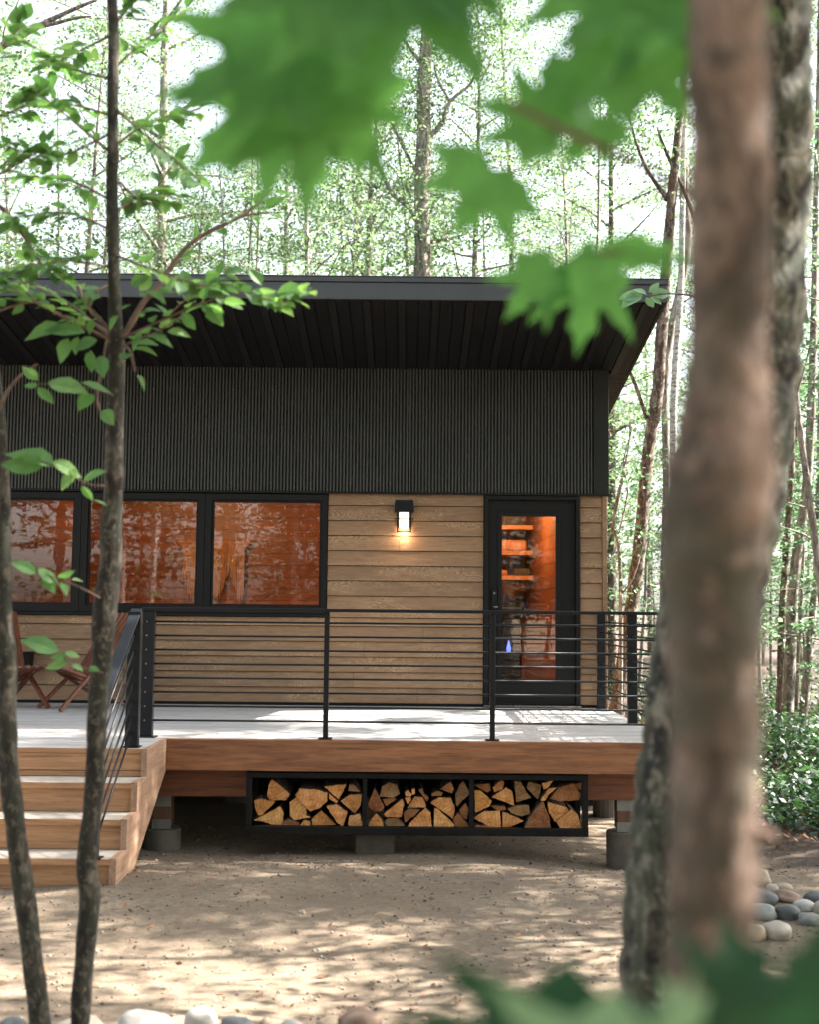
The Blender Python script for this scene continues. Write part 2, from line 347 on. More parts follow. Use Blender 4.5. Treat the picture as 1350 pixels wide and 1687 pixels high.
for k in range(19): s.box(-6, -3.65, 13.4, 13.43, .73+k*.15, .73+k*.15+.146)
s.build('interior_partition', M['inwall'], cabin)
MB().box(XL, 1.93, WY+.15, 16.85, 3.42, 3.46).build('interior_ceiling', M['inwall'], cabin)
# corrugated upper wall
s = MB(); n = int((1.865-XL)/.0042); xs = [XL+i*.0042 for i in range(n+1)]
s.v = [(x, 12.078-.036*min(1, max(0, .5+1.6*(math.cos(x/.0336*2*math.pi)+.15))), z) for z in (2.868, 4.135) for x in xs]
s.f = [[i, i+1, n+2+i, n+1+i] for i in range(n)]; s.m = [0]*n
s.build('corrugated_cladding', M['corr'], cabin, smooth=True)
MB().box(1.866, 2.02, 12.03, 12.1, 2.862, 4.135).build('corner_flashing', M['corrtrim'], cabin, bevel=.003)
MB().box(XL, 2.02, 12.035, 12.098, 2.846, 2.866).build('bottom_flashing', M['trim'], cabin)
s = MB(); rr = random.Random(3)
for row in (2.95, 3.42, 3.9):
    for i in range(24):
        x = XL+.2+i*.4; x = round(x/.0672)*.0672
        if x < 1.8: MB().tube([(x, 12.044, row), (x, 12.037, row)], [.006, .004], 6).build('cladding_screw', M['galv'], cabin)
# roof (shed, rising towards the yard)
RS = .16607; RY = 10.36; RX = 2.26
def rz(y): return 4.413-RS*(y-RY)
roof = MB(); roof.quadbox([(XL-.3, RY+.03, rz(RY)+.03), (RX-.03, RY+.03, rz(RY)+.03), (RX-.03, 17.6, rz(17.6)+.03), (XL-.3, 17.6, rz(17.6)+.03),
    (XL-.3, RY+.03, rz(RY)+.17), (RX-.03, RY+.03, rz(RY)+.17), (RX-.03, 17.6, rz(17.6)+.17), (XL-.3, 17.6, rz(17.6)+.17)])
roof = roof.build('roof', M['trim'], cabin)
s = MB(); s2 = MB(); x = XL-.3; i = 0
def slab(s, x0, x1, ya, yb, t=.02, o=0.): s.quadbox([(x0, ya, rz(ya)+o), (x1, ya, rz(ya)+o), (x1, yb, rz(yb)+o), (x0, yb, rz(yb)+o), (x0, ya, rz(ya)+o+t), (x1, ya, rz(ya)+o+t), (x1, yb, rz(yb)+o+t), (x0, yb, rz(yb)+o+t)])
while x < RX-.03:
    wd = .118 if i % 3 else .075
    x1 = min(x+wd, RX-.03)
    slab(s if i % 3 else s2, x, x1-.007, RY+.03, 12.03 if x < 2.0 else 12.14, .02, 0 if i % 3 else -.012); x += wd; i += 1
y = 12.15
while y < 17.5: slab(s, 2.02, RX-.03, y, y+.13, .02, 0); y += .137
s.build('soffit_board', M['soffit'], roof); s2.build('soffit_batten', M['soffit2'], roof)
s = MB(); s.box(XL-.3, RX, RY, RY+.028, rz(RY)-.004, rz(RY)+.145); s.box(XL-.3, RX+.012, RY-.012, RY+.028, rz(RY)+.150, rz(RY)+.195)
s.box(XL-.3, RX+.016, RY-.018, RY+.03, rz(RY)+.196, rz(RY)+.203)
s.build('front_fascia', M['slate'], roof, bevel=.003)
s = MB(); s.quadbox([(RX-.028, RY+.03, rz(RY)-.004), (RX, RY+.03, rz(RY)-.004), (RX, 17.6, rz(17.6)-.004), (RX-.028, 17.6, rz(17.6)-.004), (RX-.028, RY+.03, rz(RY)+.2), (RX, RY+.03, rz(RY)+.2), (RX, 17.6, rz(17.6)+.2), (RX-.028, 17.6, rz(17.6)+.2)])
s.build('side_fascia', M['trim'], roof)
# windows
for k in range(4):
    x1 = -.89-k*1.25; x0 = x1-1.115; t = .062 if k else .058
    f = MB(); a, b = (x0-.0675 if k < 3 else x0-.06), (x1+.0675 if k else x1+.058)
    z0, z1 = 1.70, 2.772; Y0, Y1 = WY-.045, WY+.05
    a += .002; b -= .002
    f.box(a, x0, Y0, Y1, 1.63, 2.835); f.box(x1, b, Y0, Y1, 1.63, 2.835); f.box(x0, x1, Y0, Y1, 1.63, z0); f.box(x0, x1, Y0, Y1, z1, 2.835)
    wdw = f.build('window', M['trim'], cabin, bevel=.003)
    g = MB(); t = .022
    g.box(x0+.001, x0+t, Y0+.02, Y1-.03, z0+t, z1-t); g.box(x1-t, x1-.001, Y0+.02, Y1-.03, z0+t, z1-t); g.box(x0+.001, x1-.001, Y0+.02, Y1-.03, z0+.001, z0+t); g.box(x0+.001, x1-.001, Y0+.02, Y1-.03, z1-t, z1-.001)
    g.build('sash', M['trim'], wdw, bevel=.002)
    MB().box(x0+.004, x1-.004, WY-.008, WY-.004, z0+.004, z1-.004).build('pane', M['glass'], wdw)
MB().box(XL, -.818, WY-.055, WY-.002, 1.600, 1.626).build('window_sill', M['trim'], cabin, bevel=.002)
# door
d = MB(); d.box(.762, .80, WY-.06, WY+.1, DZ+.005, 2.84); d.box(1.688, 1.728, WY-.06, WY+.1, DZ+.005, 2.84); d.box(.80, 1.688, WY-.06, WY+.1, 2.80, 2.84); d.box(.80, 1.688, WY-.06, WY+.1, DZ+.005, DZ+.03)
dfm = d.build('door_frame', M['door'], cabin, bevel=.004)
d = MB(); X0, X1 = .804, 1.684; gx0, gx1, g0, g1 = .937, 1.492, .995, 2.64
ya, yb = WY-.01, WY+.035
d.box(X0, gx0, ya, yb, DZ+.035, 2.795); d.box(gx1, X1, ya, yb, DZ+.035, 2.795); d.box(gx0, gx1, ya, yb, DZ+.035, g0); d.box(gx0, gx1, ya, yb, g1, 2.795)
door = d.build('door', M['door'], cabin)
e = MB(); q = .035
e.box(gx0-q, gx0+.006, ya-.014, ya-.001, g0-q, g1+q); e.box(gx1-.006, gx1+q, ya-.014, ya-.001, g0-q, g1+q); e.box(gx0+.006, gx1-.006, ya-.014, ya-.001, g0-q, g0+.006); e.box(gx0+.006, gx1-.006, ya-.014, ya-.001, g1-.006, g1+q)
e.build('glazing_bead', M['door'], door, bevel=.005)
MB().box(gx0+.002, gx1-.002, ya+.012, ya+.016, g0+.002, g1-.002).build('door_pane', M['glass'], door)
h = MB(); h.box(.838, .892, ya-.03, ya-.001, 1.69, 1.895); h.build('door_lock', M['trim'], door, bevel=.012, seg=3)
h = MB(); h.tube([(.865, ya-.03, 1.855), (.865, ya-.036, 1.855)], [.012, .011], 16); h.tube([(.865, ya-.03, 1.72), (.865, ya-.05, 1.72), (.90, ya-.055, 1.72)], [.011, .011, .009], 10)
h.build('door_handle', M['chrome'], door, smooth=True)
MB().box(.76, 1.73, WY-.12, WY-.061, DZ+.004, DZ+.024).build('door_sill', M['chrome'], cabin, bevel=.003)
MB().box(XL, .755, WY-.045, WY-.003, DZ+.004, DZ+.028).build('base_flashing', M['trim'], cabin)
# things seen through the glass
sh = thing('shelf_unit', (.9, 15.9, DZ), 'orange wooden shelves with folded blankets seen through the glass door', 'shelves')
s = MB()
SHZ = [P(850, q, 15.6).z for q in (872, 914, 955)]
for z in SHZ: s.box(.45, P(890, 900, 15.6).x, 15.6, 15.95, z, z+.055)
s.box(.44, .4495, 15.6, 15.95, DZ, 3.1); s.box(P(890, 900, 15.6).x+.001, P(890, 900, 15.6).x+.03, 15.6, 15.95, DZ, 3.1); s.build('shelf_board', M['shelf'], sh)
for (x0, x1, z0, z1, c) in ((.95, 1.55, SHZ[1]+.057, SHZ[1]+.20, 'shelf'), (1.1, 1.3, SHZ[2]+.057, SHZ[2]+.13, 'shelf'), (1.38, 1.6, SHZ[2]+.057, SHZ[2]+.15, 'conc'), (1.2, 1.5, SHZ[0]+.057, SHZ[0]+.19, 'conc')):
    MB().box(x0, x1, 15.65, 15.9, z0, z1).build('folded_blanket', M[c], sh, bevel=.03)
st = thing('stove', (1.0, 14.5, DZ), 'black iron stove with a small blue flame behind the glass door', 'stove')
s = MB(); s.box(.72, 1.35, 14.2, 14.7, DZ+.08, 1.72); s.build('body', M['stove'], st, bevel=.02)
s = MB(); [s.box(x-.02, x+.02, y-.02, y+.02, DZ, DZ+.08) for x in (.76, 1.3) for y in (14.25, 14.65)]; s.build('foot', M['stove'], st)
s = MB(); s.tube([(1.19, 14.17, 1.19), (1.19, 14.17, 1.24), (1.19, 14.17, 1.33)], [.022, .027, .005], 10); s.build('flame', m_emit('gas_flame', (.12, .2, 1.0), .3), st, smooth=True)
# macrame hanging
mc = thing('macrame_hanging', (-2.2, 15.2, 1.7), 'knotted cotton macrame hanging on a rod inside behind the right-hand windows', 'wall hanging')
a = P(232, 892, 15.2); b = P(412, 893, 15.2)
MB().tube([(-2.95, 15.2, a.z), (b.x, 15.2, a.z)], [.012, .012], 8).build('rod', M['shelf'], mc)
s = MB(); rr = random.Random(2)
for i in range(62):
    t = i/61; x = a.x+.55+(b.x-a.x-.62)*t
    L = .30+.42*abs(math.sin(t*math.pi*2.5+.35))+rr.uniform(-.04, .04)
    if .30 < t < .36: continue
    s.tube([(x, 15.19, a.z), (x+rr.uniform(-.006, .006), 15.18, a.z-L*.5), (x+rr.uniform(-.01, .01), 15.185, a.z-L)], [.0075, .0075, .006], 5)
s.build('fringe', M['cord'], mc)
s = MB()
for k in range(5):
    xc = a.x+.62+k*(b.x-a.x-.7)/4.4; hw = .13
    for j in range(5):
        s.tube([(xc-hw+j*.01, 15.17, a.z-.01), (xc, 15.165, a.z-.2-j*.02), (xc+hw-j*.01, 15.17, a.z-.01)], [.008]*3, 5)
s.build('knotted_band', M['cord'], mc)
# interior lamps (lit)
for (x, y, lab) in ((-2.7, 12.95, 'warm ceiling lamp glowing inside behind the three windows'), (1.1, 14.0, 'warm ceiling lamp glowing inside behind the glass door')):
    l = thing('ceiling_lamp', (x, y, 3.3), lab, 'lamp', 'lit ceiling lamps inside the cabin')
    MB().cyl(x, y, 3.34, 3.42, .05, 16).build('canopy', M['trim'], l); MB().cyl(x, y, 3.25, 3.34, .14, 24).build('shade', m_emit('lamp_glow', (1, .62, .3), 1), l)
    pl = bpy.data.lights.new('lamp_bulb', 'POINT'); pl.energy = 12 if x < 0 else 14; pl.color = (1, .52, .22); pl.shadow_soft_size = .12
    po = bpy.data.objects.new('lamp_bulb', pl); C.objects.link(po); po.parent = l; po.location = (0, 0, -.25)
# ------------------------------------------------------------------ wall lantern
lx0, lx1 = -.147, .040; lc = (lx0+lx1)/2
lt = thing('wall_lantern', (lc, WY-.03, 2.6), 'lit black wall lantern with open cage on the brown siding', 'lantern')
MB().box(lc-.06, lc+.06, WY-.05, WY-.028, 2.50, 2.74).build('back_plate', M['trim'], lt, bevel=.003)
MB().quadbox([(lx0-.008, WY-.205, 2.655), (lx1+.008, WY-.205, 2.655), (lx1+.008, WY-.05, 2.655), (lx0-.008, WY-.05, 2.655), (lx0, WY-.19, 2.775), (lx1, WY-.19, 2.775), (lx1, WY-.05, 2.775), (lx0, WY-.05, 2.775)]).build('hood', M['trim'], lt, bevel=.004)
lens = MB(); lens.cyl(lc, WY-.125, 2.50, 2.652, .052, 24); lens.build('lit_glass', m_emit('lantern_glass', (1, .80, .62), .26), lt, smooth=False)
bl_ = bpy.data.lights.new('lantern_bulb', 'POINT'); bl_.energy = .4; bl_.color = (1, .66, .42); bl_.shadow_soft_size = .03
bo_ = bpy.data.objects.new('lantern_bulb', bl_); C.objects.link(bo_); bo_.parent = lt; bo_.location = (0, -.055, -.16)
s = MB()
for x in (lc-.068, lc+.068):
    for y in (WY-.19, WY-.06): s.box(x-.006, x+.006, y-.006, y+.006, 2.455, 2.654)
for z in (2.459, 2.585):
    ww = .068 if z < 2.5 else .088
    s.box(lc-ww-.006, lc+ww+.006, WY-.198, WY-.196+.004, z-.005, z+.005); s.box(lc-ww-.006, lc-ww+.004, WY-.19, WY-.05, z-.0045, z+.0045); s.box(lc+ww-.004, lc+ww+.006, WY-.19, WY-.05, z-.0045, z+.0045)
s.build('cage', M['trim'], lt)
# small black box on the siding between the chairs
bx = thing('wall_box', (-4.0, WY-.04, 1.2), 'small black box on the siding between the two wooden chairs', 'wall box')
p0 = P(39, 1076, 12.0); p1 = P(52, 1112, 12.0)
MB().quadbox([(p0.x+.01, 11.95, p1.z), (p1.x-.02, 11.95, p1.z), (p1.x-.02, 12.068, p1.z), (p0.x+.01, 12.068, p1.z), (p0.x, 11.93, p0.z), (p1.x, 11.93, p0.z), (p1.x, 12.068, p0.z), (p0.x, 12.068, p0.z)]).build('housing', M['trim'], bx, bevel=.005)
MB().box(p0.x-.004, p1.x+.004, 11.925, 12.067, p0.z+.001, p0.z+.014).build('lid', M['trim'], bx, bevel=.003)
# ------------------------------------------------------------------ deck
deck = thing('deck', (0, 10.5, 0), 'raised deck of pale bleached boards on reddish beams in front of the cabin', 'deck')
s = MB(); y = FY+.032; DX = 2.0; i = 0; rr = random.Random(8)
SX = -1.86                                                           # left of this the deck runs out to the stairs
while y < WY-.005:
    y1 = min(y+.138, WY-.004); z = DZ+rr.uniform(-.0015, .0015)
    cuts = sorted(rr.uniform(XL, DX) for _ in range(2)); xs = [XL]+cuts+[DX]
    for a, b in zip(xs, xs[1:]): s.box(a+.001, b-.001, y, y1-.005, z-.034, z)
    y += .138
y = FY+.032-.138
while y > 8.28:
    z = DZ+rr.uniform(-.0015, .0015); s.box(XL, SX+.05, max(y, 8.30), y+.133, z-.034, z); y -= .138
s.build('deck_board', M['deck'], deck, bevel=.003, seg=1)
s = MB(); s.box(SX-.01, DX-.01, FY-.004, FY+.028, .488, DZ-.001); s.build('rim_beam', M['beam'], deck, bevel=.005)
s = MB(); s.box(DX-.055, DX-.01, FY+.047, WY-.01, .488, DZ-.036); s.build('side_beam', M['skirt'], deck, bevel=.004)
MB().box(SX, -1.2, 9.10, 9.16, .275, .484).build('carrier_beam', M['beam2'], deck, bevel=.004); MB().box(1.352, DX-.06, 9.10, 9.16, .275, .484).build('carrier_beam', M['beam2'], deck, bevel=.004)
s = MB(); s.box(XL, DX-.06, 11.5, 11.56, .275, .484); s.build('carrier_beam', M['beam2'], deck, bevel=.004)
s = MB(); [s.box(x, x+.04, FY+.05, WY-.02, .486, DZ-.038) for x in np.arange(XL, DX-.1, .4)]; s.build('joist', M['beam2'], deck)
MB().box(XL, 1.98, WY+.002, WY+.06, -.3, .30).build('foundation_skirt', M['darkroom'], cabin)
# piers
for i, (px, X, Yp, lab, r) in enumerate(((270, None, 9.22, 'round concrete pier with wooden post left of the firewood rack', .135), (1030, None, 9.22, 'round concrete pier with wooden post right of the firewood rack', .14))):
    X = P(px, 1300, Yp).x
    zt = .02 if i == 0 else .03
    t = thing('deck_pier', (X, Yp, gz(X, Yp)), lab, 'pier', 'concrete piers under the deck')
    MB().cyl(X, Yp, gz(X, Yp)-.1, zt, r, 32).build('footing', M['conc'], t, bevel=.006)
    MB().box(X-.068, X+.068, Yp-.068, Yp+.068, zt+.02, .274).build('post', M['postw'], t, bevel=.004)
    MB().box(X-.071, X+.071, Yp-.073, Yp-.069, zt+.004, zt+.075).build('bracket', M['galv'], t); MB().box(X-.071, X+.071, Yp-.073, Yp-.069, .19, .272).build('bracket', M['galv'], t)
Xp = P(617, 1390, 9.12).x
t = thing('deck_pier', (Xp, 9.2, gz(Xp, 9.2)), 'square concrete block pier half hidden under the firewood rack', 'pier', 'concrete piers under the deck')
MB().box(Xp-.145, Xp+.145, 9.1, 9.38, gz(Xp, 9.2)-.1, .12).build('block', M['conc'], t, bevel=.008)
MB().box(Xp-.07, Xp+.07, 9.14, 9.28, .121, .274).build('post', M['postw'], t)
for X in (-4.2, -1.6, .4, 1.9):
    t = thing('deck_pier', (X, 11.53, gz(X, 11.53)), 'dark pier standing far back under the deck', 'pier', 'rear piers under the deck')
    MB().cyl(X, 11.53, -.3, .05, .13, 20).build('footing', M['conc'], t); MB().box(X-.06, X+.06, 11.47, 11.59, .05, .274).build('post', M['postw'], t)
# ------------------------------------------------------------------ stairs
stx = thing('stairs', (-3.2, 7.9, 0), 'four wide cedar steps with pale treads leading up to the deck', 'stairs')
TX = -1.80; SL = -5.2
tz = [DZ, .528, .336, .144]; ty = [8.285, 8.02, 7.755, 7.49]
for i in range(1, 4):
    s = MB(); s.box(SL, TX-.02, ty[i]-.012, ty[i]+.128, tz[i]-.034, tz[i]); s.box(SL, TX-.02, ty[i]+.133, ty[i-1]+.010, tz[i]-.034, tz[i]); s.build('tread', M['tread'], stx, bevel=.002); MB().box(SL, TX-.02, ty[i]-.017, ty[i]-.0122, tz[i]-.036, tz[i]-.0015).build('nosing', M['riser'], stx)
for i in range(4):
    zb = (tz[i+1] if i < 3 else gz(-2.5, 7.5)-.06); zt = tz[i]-.036
    s = MB(); Y = ty[i]+.012
    if i == 0: s.box(SL, TX-.02, 8.290, 8.2985, DZ-.035, DZ-.0015); s.box(SL, TX-.02, Y, Y+.03, zt-.115, zt); s.box(SL, TX-.02, Y+.003, Y+.033, zb+.001, zt-.119)
    elif i < 3: s.box(SL, TX-.02, Y, Y+.03, zb+.001, zt)
    else: s.box(SL, TX-.02, Y, Y+.03, zb, zt)
    s.build('riser', M['riser'], stx, bevel=.003)
sk = MB(); prof = [(8.93, DZ-.002), (8.275, DZ-.002), (8.275, tz[1]+.004), (8.0, tz[1]+.004), (8.0, tz[2]+.004), (7.735, tz[2]+.004), (7.735, tz[3]+.004), (7.47, tz[3]+.004), (7.47, -.12), (7.78, -.12), (8.93, .49)]
xo, xi = SX+.012, TX-.0195
def extr(mb, poly, x0, x1):
    n = len(poly); b = len(mb.v)
    mb.v += [(x0, y, z) for y, z in poly]+[(x1, y, z) for y, z in poly]
    for tri in tessellate_polygon([[Vector((y, z, 0)) for y, z in poly]]):
        mb.f.append([b+i for i in tri]); mb.f.append([b+n+i for i in tri[::-1]]); mb.m += [mb.mi]*2
    for i in range(n): j = (i+1) % n; mb.f.append([b+i, b+j, b+n+j, b+n+i]); mb.m.append(mb.mi)
extr(sk, prof, xi+.0005, xi+.040); o = sk.build('stair_skirt', M['skirt'], stx)
bm = bmesh.new(); bm.from_mesh(o.data); bmesh.ops.recalc_face_normals(bm, faces=bm.faces); bm.to_mesh(o.data); bm.free()
# ------------------------------------------------------------------ railings
RT = 1.685
rl = thing('deck_railing', (0, 9.0, DZ), 'black metal railing with thin horizontal rods along the front and right side of the deck', 'railing')
PX0 = P(244, 1100, 9.0).x; PX1 = 1.90; RYc = 9.0
for X in (-.612, .635):
    MB().box(X-.019, X+.019, RYc-.02, RYc+.02, DZ+.008, RT-.026).build('post', M['rail'], rl, bevel=.003)
    MB().box(X-.05, X+.05, RYc-.05, RYc+.045, DZ+.001, DZ+.009).build('base_plate', M['rail'], rl, bevel=.003)
MB().box(PX0-.045, PX0+.045, RYc-.03, RYc+.03, DZ+.008, RT-.026).build('corner_post', M['rail'], rl, bevel=.004)
MB().box(PX0-.06, PX0+.075, RYc-.055, RYc+.05, DZ+.001, DZ+.009).build('base_plate', M['rail'], rl, bevel=.003)
SXr = 1.93
for Y in (RYc, 10.35, 12.0):
    MB().box(SXr-.04, SXr+.04, Y-.03, Y+.03, DZ+.008, RT-.026).build('post', M['rail'], rl, bevel=.004)
    MB().box(SXr-.05, SXr+.05, Y-.05, Y+.05, DZ+.001, DZ+.009).build('base_plate', M['rail'], rl, bevel=.003)
s = MB(); s.box(PX0-.05, SXr+.04, RYc-.04, RYc+.035, RT-.025, RT); s.box(SXr-.035, SXr+.04, RYc+.036, 12.05, RT-.025, RT)
s.build('top_rail', M['rail'], rl, bevel=.004)
rods = [RT-.107-.1045*k for k in range(8)]
for z in rods:
    MB().tube([(PX0, RYc, z), (SXr, RYc, z)], [.0078]*2, 8).build('rod', M['rail'], rl, smooth=True); MB().tube([(SXr, RYc, z), (SXr, 12.0, z)], [.0075]*2, 8).build('rod', M['rail'], rl, smooth=True)
    MB().tube([(PX0-.012, RYc-.03, z), (PX0-.012, RYc-.037, z)], [.007, .004], 8).build('bolt', M['galv'], rl)
    for Y in (10.35, 12.0): MB().tube([(SXr-.04, Y, z), (SXr-.047, Y, z)], [.008, .004], 8).build('bolt', M['galv'], rl)
sr = thing('stair_railing', (-1.9, 8, DZ), 'black metal stair railing with a flat sloping handrail and thin parallel rods', 'railing')
SRx = -1.905; ya, yb = 8.36, 7.46
ztop = RT-.02; zbt = P(176, 1168, yb).z
MB().box(SRx-.045, SRx+.045, ya-.03, ya+.03, DZ+.008, ztop-.01).build('newel_post', M['rail'], sr, bevel=.004)
MB().box(SRx-.06, SRx+.06, ya-.05, ya+.05, DZ+.001, DZ+.009).build('base_plate', M['rail'], sr, bevel=.003)
MB().box(SRx-.018, SRx+.018, yb-.012, yb+.026, tz[3]+.008, zbt-.006).build('lower_post', M['rail'], sr, bevel=.003)
MB().box(SRx-.035, SRx+.035, yb-.01, yb+.07, tz[3]+.001, tz[3]+.009).build('base_plate', M['rail'], sr)
MB().bar((SRx, ya+.04, ztop+.005), (SRx, yb-.03, zbt), .078, .012).bar((SRx, ya+.04, ztop-.004), (SRx, yb-.02, zbt-.01), .03, .02).build('handrail', M['rail'], sr, bevel=.003)
for k in range(7):
    za, zb_ = ztop-.155-.112*k, zbt-.13-.112*k; tt = 1
    if zb_ < tz[3]+.03: tt = 1
    MB().tube([(SRx, ya, za), (SRx, yb, zb_)], [.0075]*2, 8).build('rod', M['rail'], sr, smooth=True)
# ------------------------------------------------------------------ firewood rack
RKY = 8.965
rk = thing('firewood_rack', (0, 9.15, .25), 'long black steel firewood rack with three bays slung under the deck', 'rack')
rx0, rx1, rz0, rz1 = -1.192, 1.345, .028, .476
s = MB(); fr, bk = RKY, RKY+.42
for Y in (fr, bk):
    s.box(rx0, rx1, Y, Y+.045, rz0, rz0+.058); s.box(rx0, rx1, Y, Y+.045, rz1-.04, rz1)
    for x in (rx0, rx1-.045): s.box(x+.001, x+.044, Y+.001, Y+.044, rz0+.058, rz1-.04)
for x in (rx0, rx1-.045):
    s.box(x, x+.045, fr+.045, bk, rz0+.001, rz0+.05); s.box(x, x+.045, fr+.045, bk, rz1-.039, rz1-.001)
s.build('frame', M['rack'], rk, bevel=.004)
MB().box(rx0+.045, rx1-.045, fr+.046, bk-.001, rz0+.03, rz0+.05).build('floor_plate', M['rack'], rk)
for px in (600.5, 777.5):
    X = P(px, 1320, fr).x
    for yy in (fr, bk): MB().box(X-.016, X+.016, yy+.004, yy+.04, rz0+.058, rz1-.04).build('divider', M['rack'], rk, bevel=.002)
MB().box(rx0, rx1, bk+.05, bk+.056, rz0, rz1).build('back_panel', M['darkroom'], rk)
# firewood
L1 = (4.5, 400, 1255); L2 = (6.75, 590, 1265); L3 = (3.5526, 680, 1255)
LOGS = [('left', L1, [
 ('o', [(215,130),(280,180),(345,240),(320,280),(200,285),(180,245),(195,160)]), ('o', [(85,285),(135,272),(240,295),(190,345),(140,395),(110,395),(88,330)]),
 ('p', [(80,430),(170,385),(270,330),(298,380),(290,470),(225,488),(190,450)]), ('p', [(345,300),(400,265),(470,345),(470,395),(500,410),(380,432),(350,400)]),
 ('o', [(390,250),(420,200),(540,205),(625,230),(620,290),(560,345),(500,365),(450,320)]), ('o', [(600,180),(765,165),(745,215),(710,278),(655,228)]),
 ('o', [(640,235),(705,290),(690,305),(640,275)]), ('g', [(790,170),(820,165),(870,220),(780,215)]), ('o', [(725,290),(790,245),(880,240),(870,320),(830,378),(780,340)]),
 ('o', [(620,330),(690,315),(775,375),(740,478),(700,450)]), ('o', [(510,420),(580,360),(690,465),(640,492),(510,494)]), ('o', [(420,475),(450,430),(495,440),(500,494),(425,494)]),
 ('p', [(790,400),(865,385),(888,490),(820,494),(780,460)]), ('b', [(290,450),(340,430),(410,450),(415,492),(290,492)])]),
 ('middle', L2, [
 ('b', [(110,400),(150,300),(185,220),(220,300),(290,430),(260,475),(190,485),(120,430)]), ('g', [(235,320),(270,200),(340,160),(430,185),(460,290),(380,330),(310,320)]),
 ('b', [(270,345),(400,335),(420,350),(310,425)]), ('o', [(110,670),(130,590),(200,505),(260,570),(290,665)]), ('o', [(285,510),(390,425),(490,345),(510,400),(480,545),(310,540)]),
 ('g', [(300,600),(330,560),(440,550),(520,640),(500,672),(320,672)]), ('p', [(520,270),(560,245),(600,290),(590,315),(530,310)]), ('p', [(600,240),(635,225),(640,280),(610,300)]),
 ('o', [(520,330),(590,320),(590,360),(550,400)]), ('o', [(545,440),(640,315),(720,325),(755,395),(755,435)]), ('b', [(510,500),(560,455),(690,465),(620,540),(520,605)]),
 ('o', [(540,670),(600,590),(750,445),(810,500),(822,668)]), ('p', [(855,450),(900,460),(1085,640),(1000,668),(850,660)]), ('o', [(815,390),(900,330),(1030,330),(1080,430),(1060,565),(960,490)]),
 ('b', [(680,240),(720,225),(740,290),(790,330),(770,370),(710,290)]), ('b', [(820,290),(880,255),(950,275),(930,310),(830,312)]), ('b', [(920,235),(980,190),(1040,150),(1070,240),(1050,280)]),
 ('g', [(1090,400),(1095,280),(1130,190),(1175,150),(1245,280),(1130,400),(1110,425)]), ('b', [(1130,470),(1200,390),(1235,460),(1215,570),(1150,540)]), ('b', [(1065,580),(1115,500),(1190,590),(1245,660),(1180,675),(1090,640)])]),
 ('right', L3, [
 ('b', [(360,135),(450,125),(460,165),(440,178)]), ('o', [(470,150),(520,105),(540,120),(530,160),(480,175)]), ('o', [(365,170),(400,165),(465,230),(450,260),(370,295)]),
 ('o', [(465,205),(510,178),(550,150),(585,175),(597,255)]), ('g', [(600,110),(640,120),(670,180),(695,210),(610,235)]), ('g', [(670,150),(680,115),(755,135),(750,180),(735,218)]),
 ('p', [(760,125),(830,105),(800,145),(770,160)]), ('o', [(765,200),(800,155),(850,150),(800,190),(780,225),(755,225)]), ('b', [(810,215),(860,150),(940,125),(985,190),(975,220),(870,232)]),
 ('b', [(945,130),(990,120),(988,160),(965,165)]), ('o', [(360,330),(420,290),(512,288),(518,395),(440,370)]), ('o', [(530,290),(655,345),(540,392),(527,380)]),
 ('g', [(560,270),(610,255),(680,250),(690,300),(640,318),(580,300)]), ('b', [(660,385),(690,320),(740,260),(765,230),(800,320),(812,392),(700,395)]), ('o', [(795,235),(900,265),(920,295),(835,350),(800,290)]),
 ('o', [(845,350),(930,280),(970,310),(992,394),(870,394)]), ('b', [(460,255),(545,260),(550,280),(500,285)]), ('b', [(365,375),(430,372),(480,390),(470,396),(368,396)])])]
TINT = {'o': (.95, .74, .52, 1), 'p': (1.1, .96, .78, 1), 'b': (.42, .28, .20, 1), 'g': (.42, .40, .37, 1)}
CN = {'o': 'orange', 'p': 'pale', 'b': 'brown', 'g': 'grey'}
ORD = ['first', 'second', 'third', 'fourth', 'fifth', 'sixth', 'seventh', 'eighth', 'ninth', 'tenth']
rr = random.Random(21)
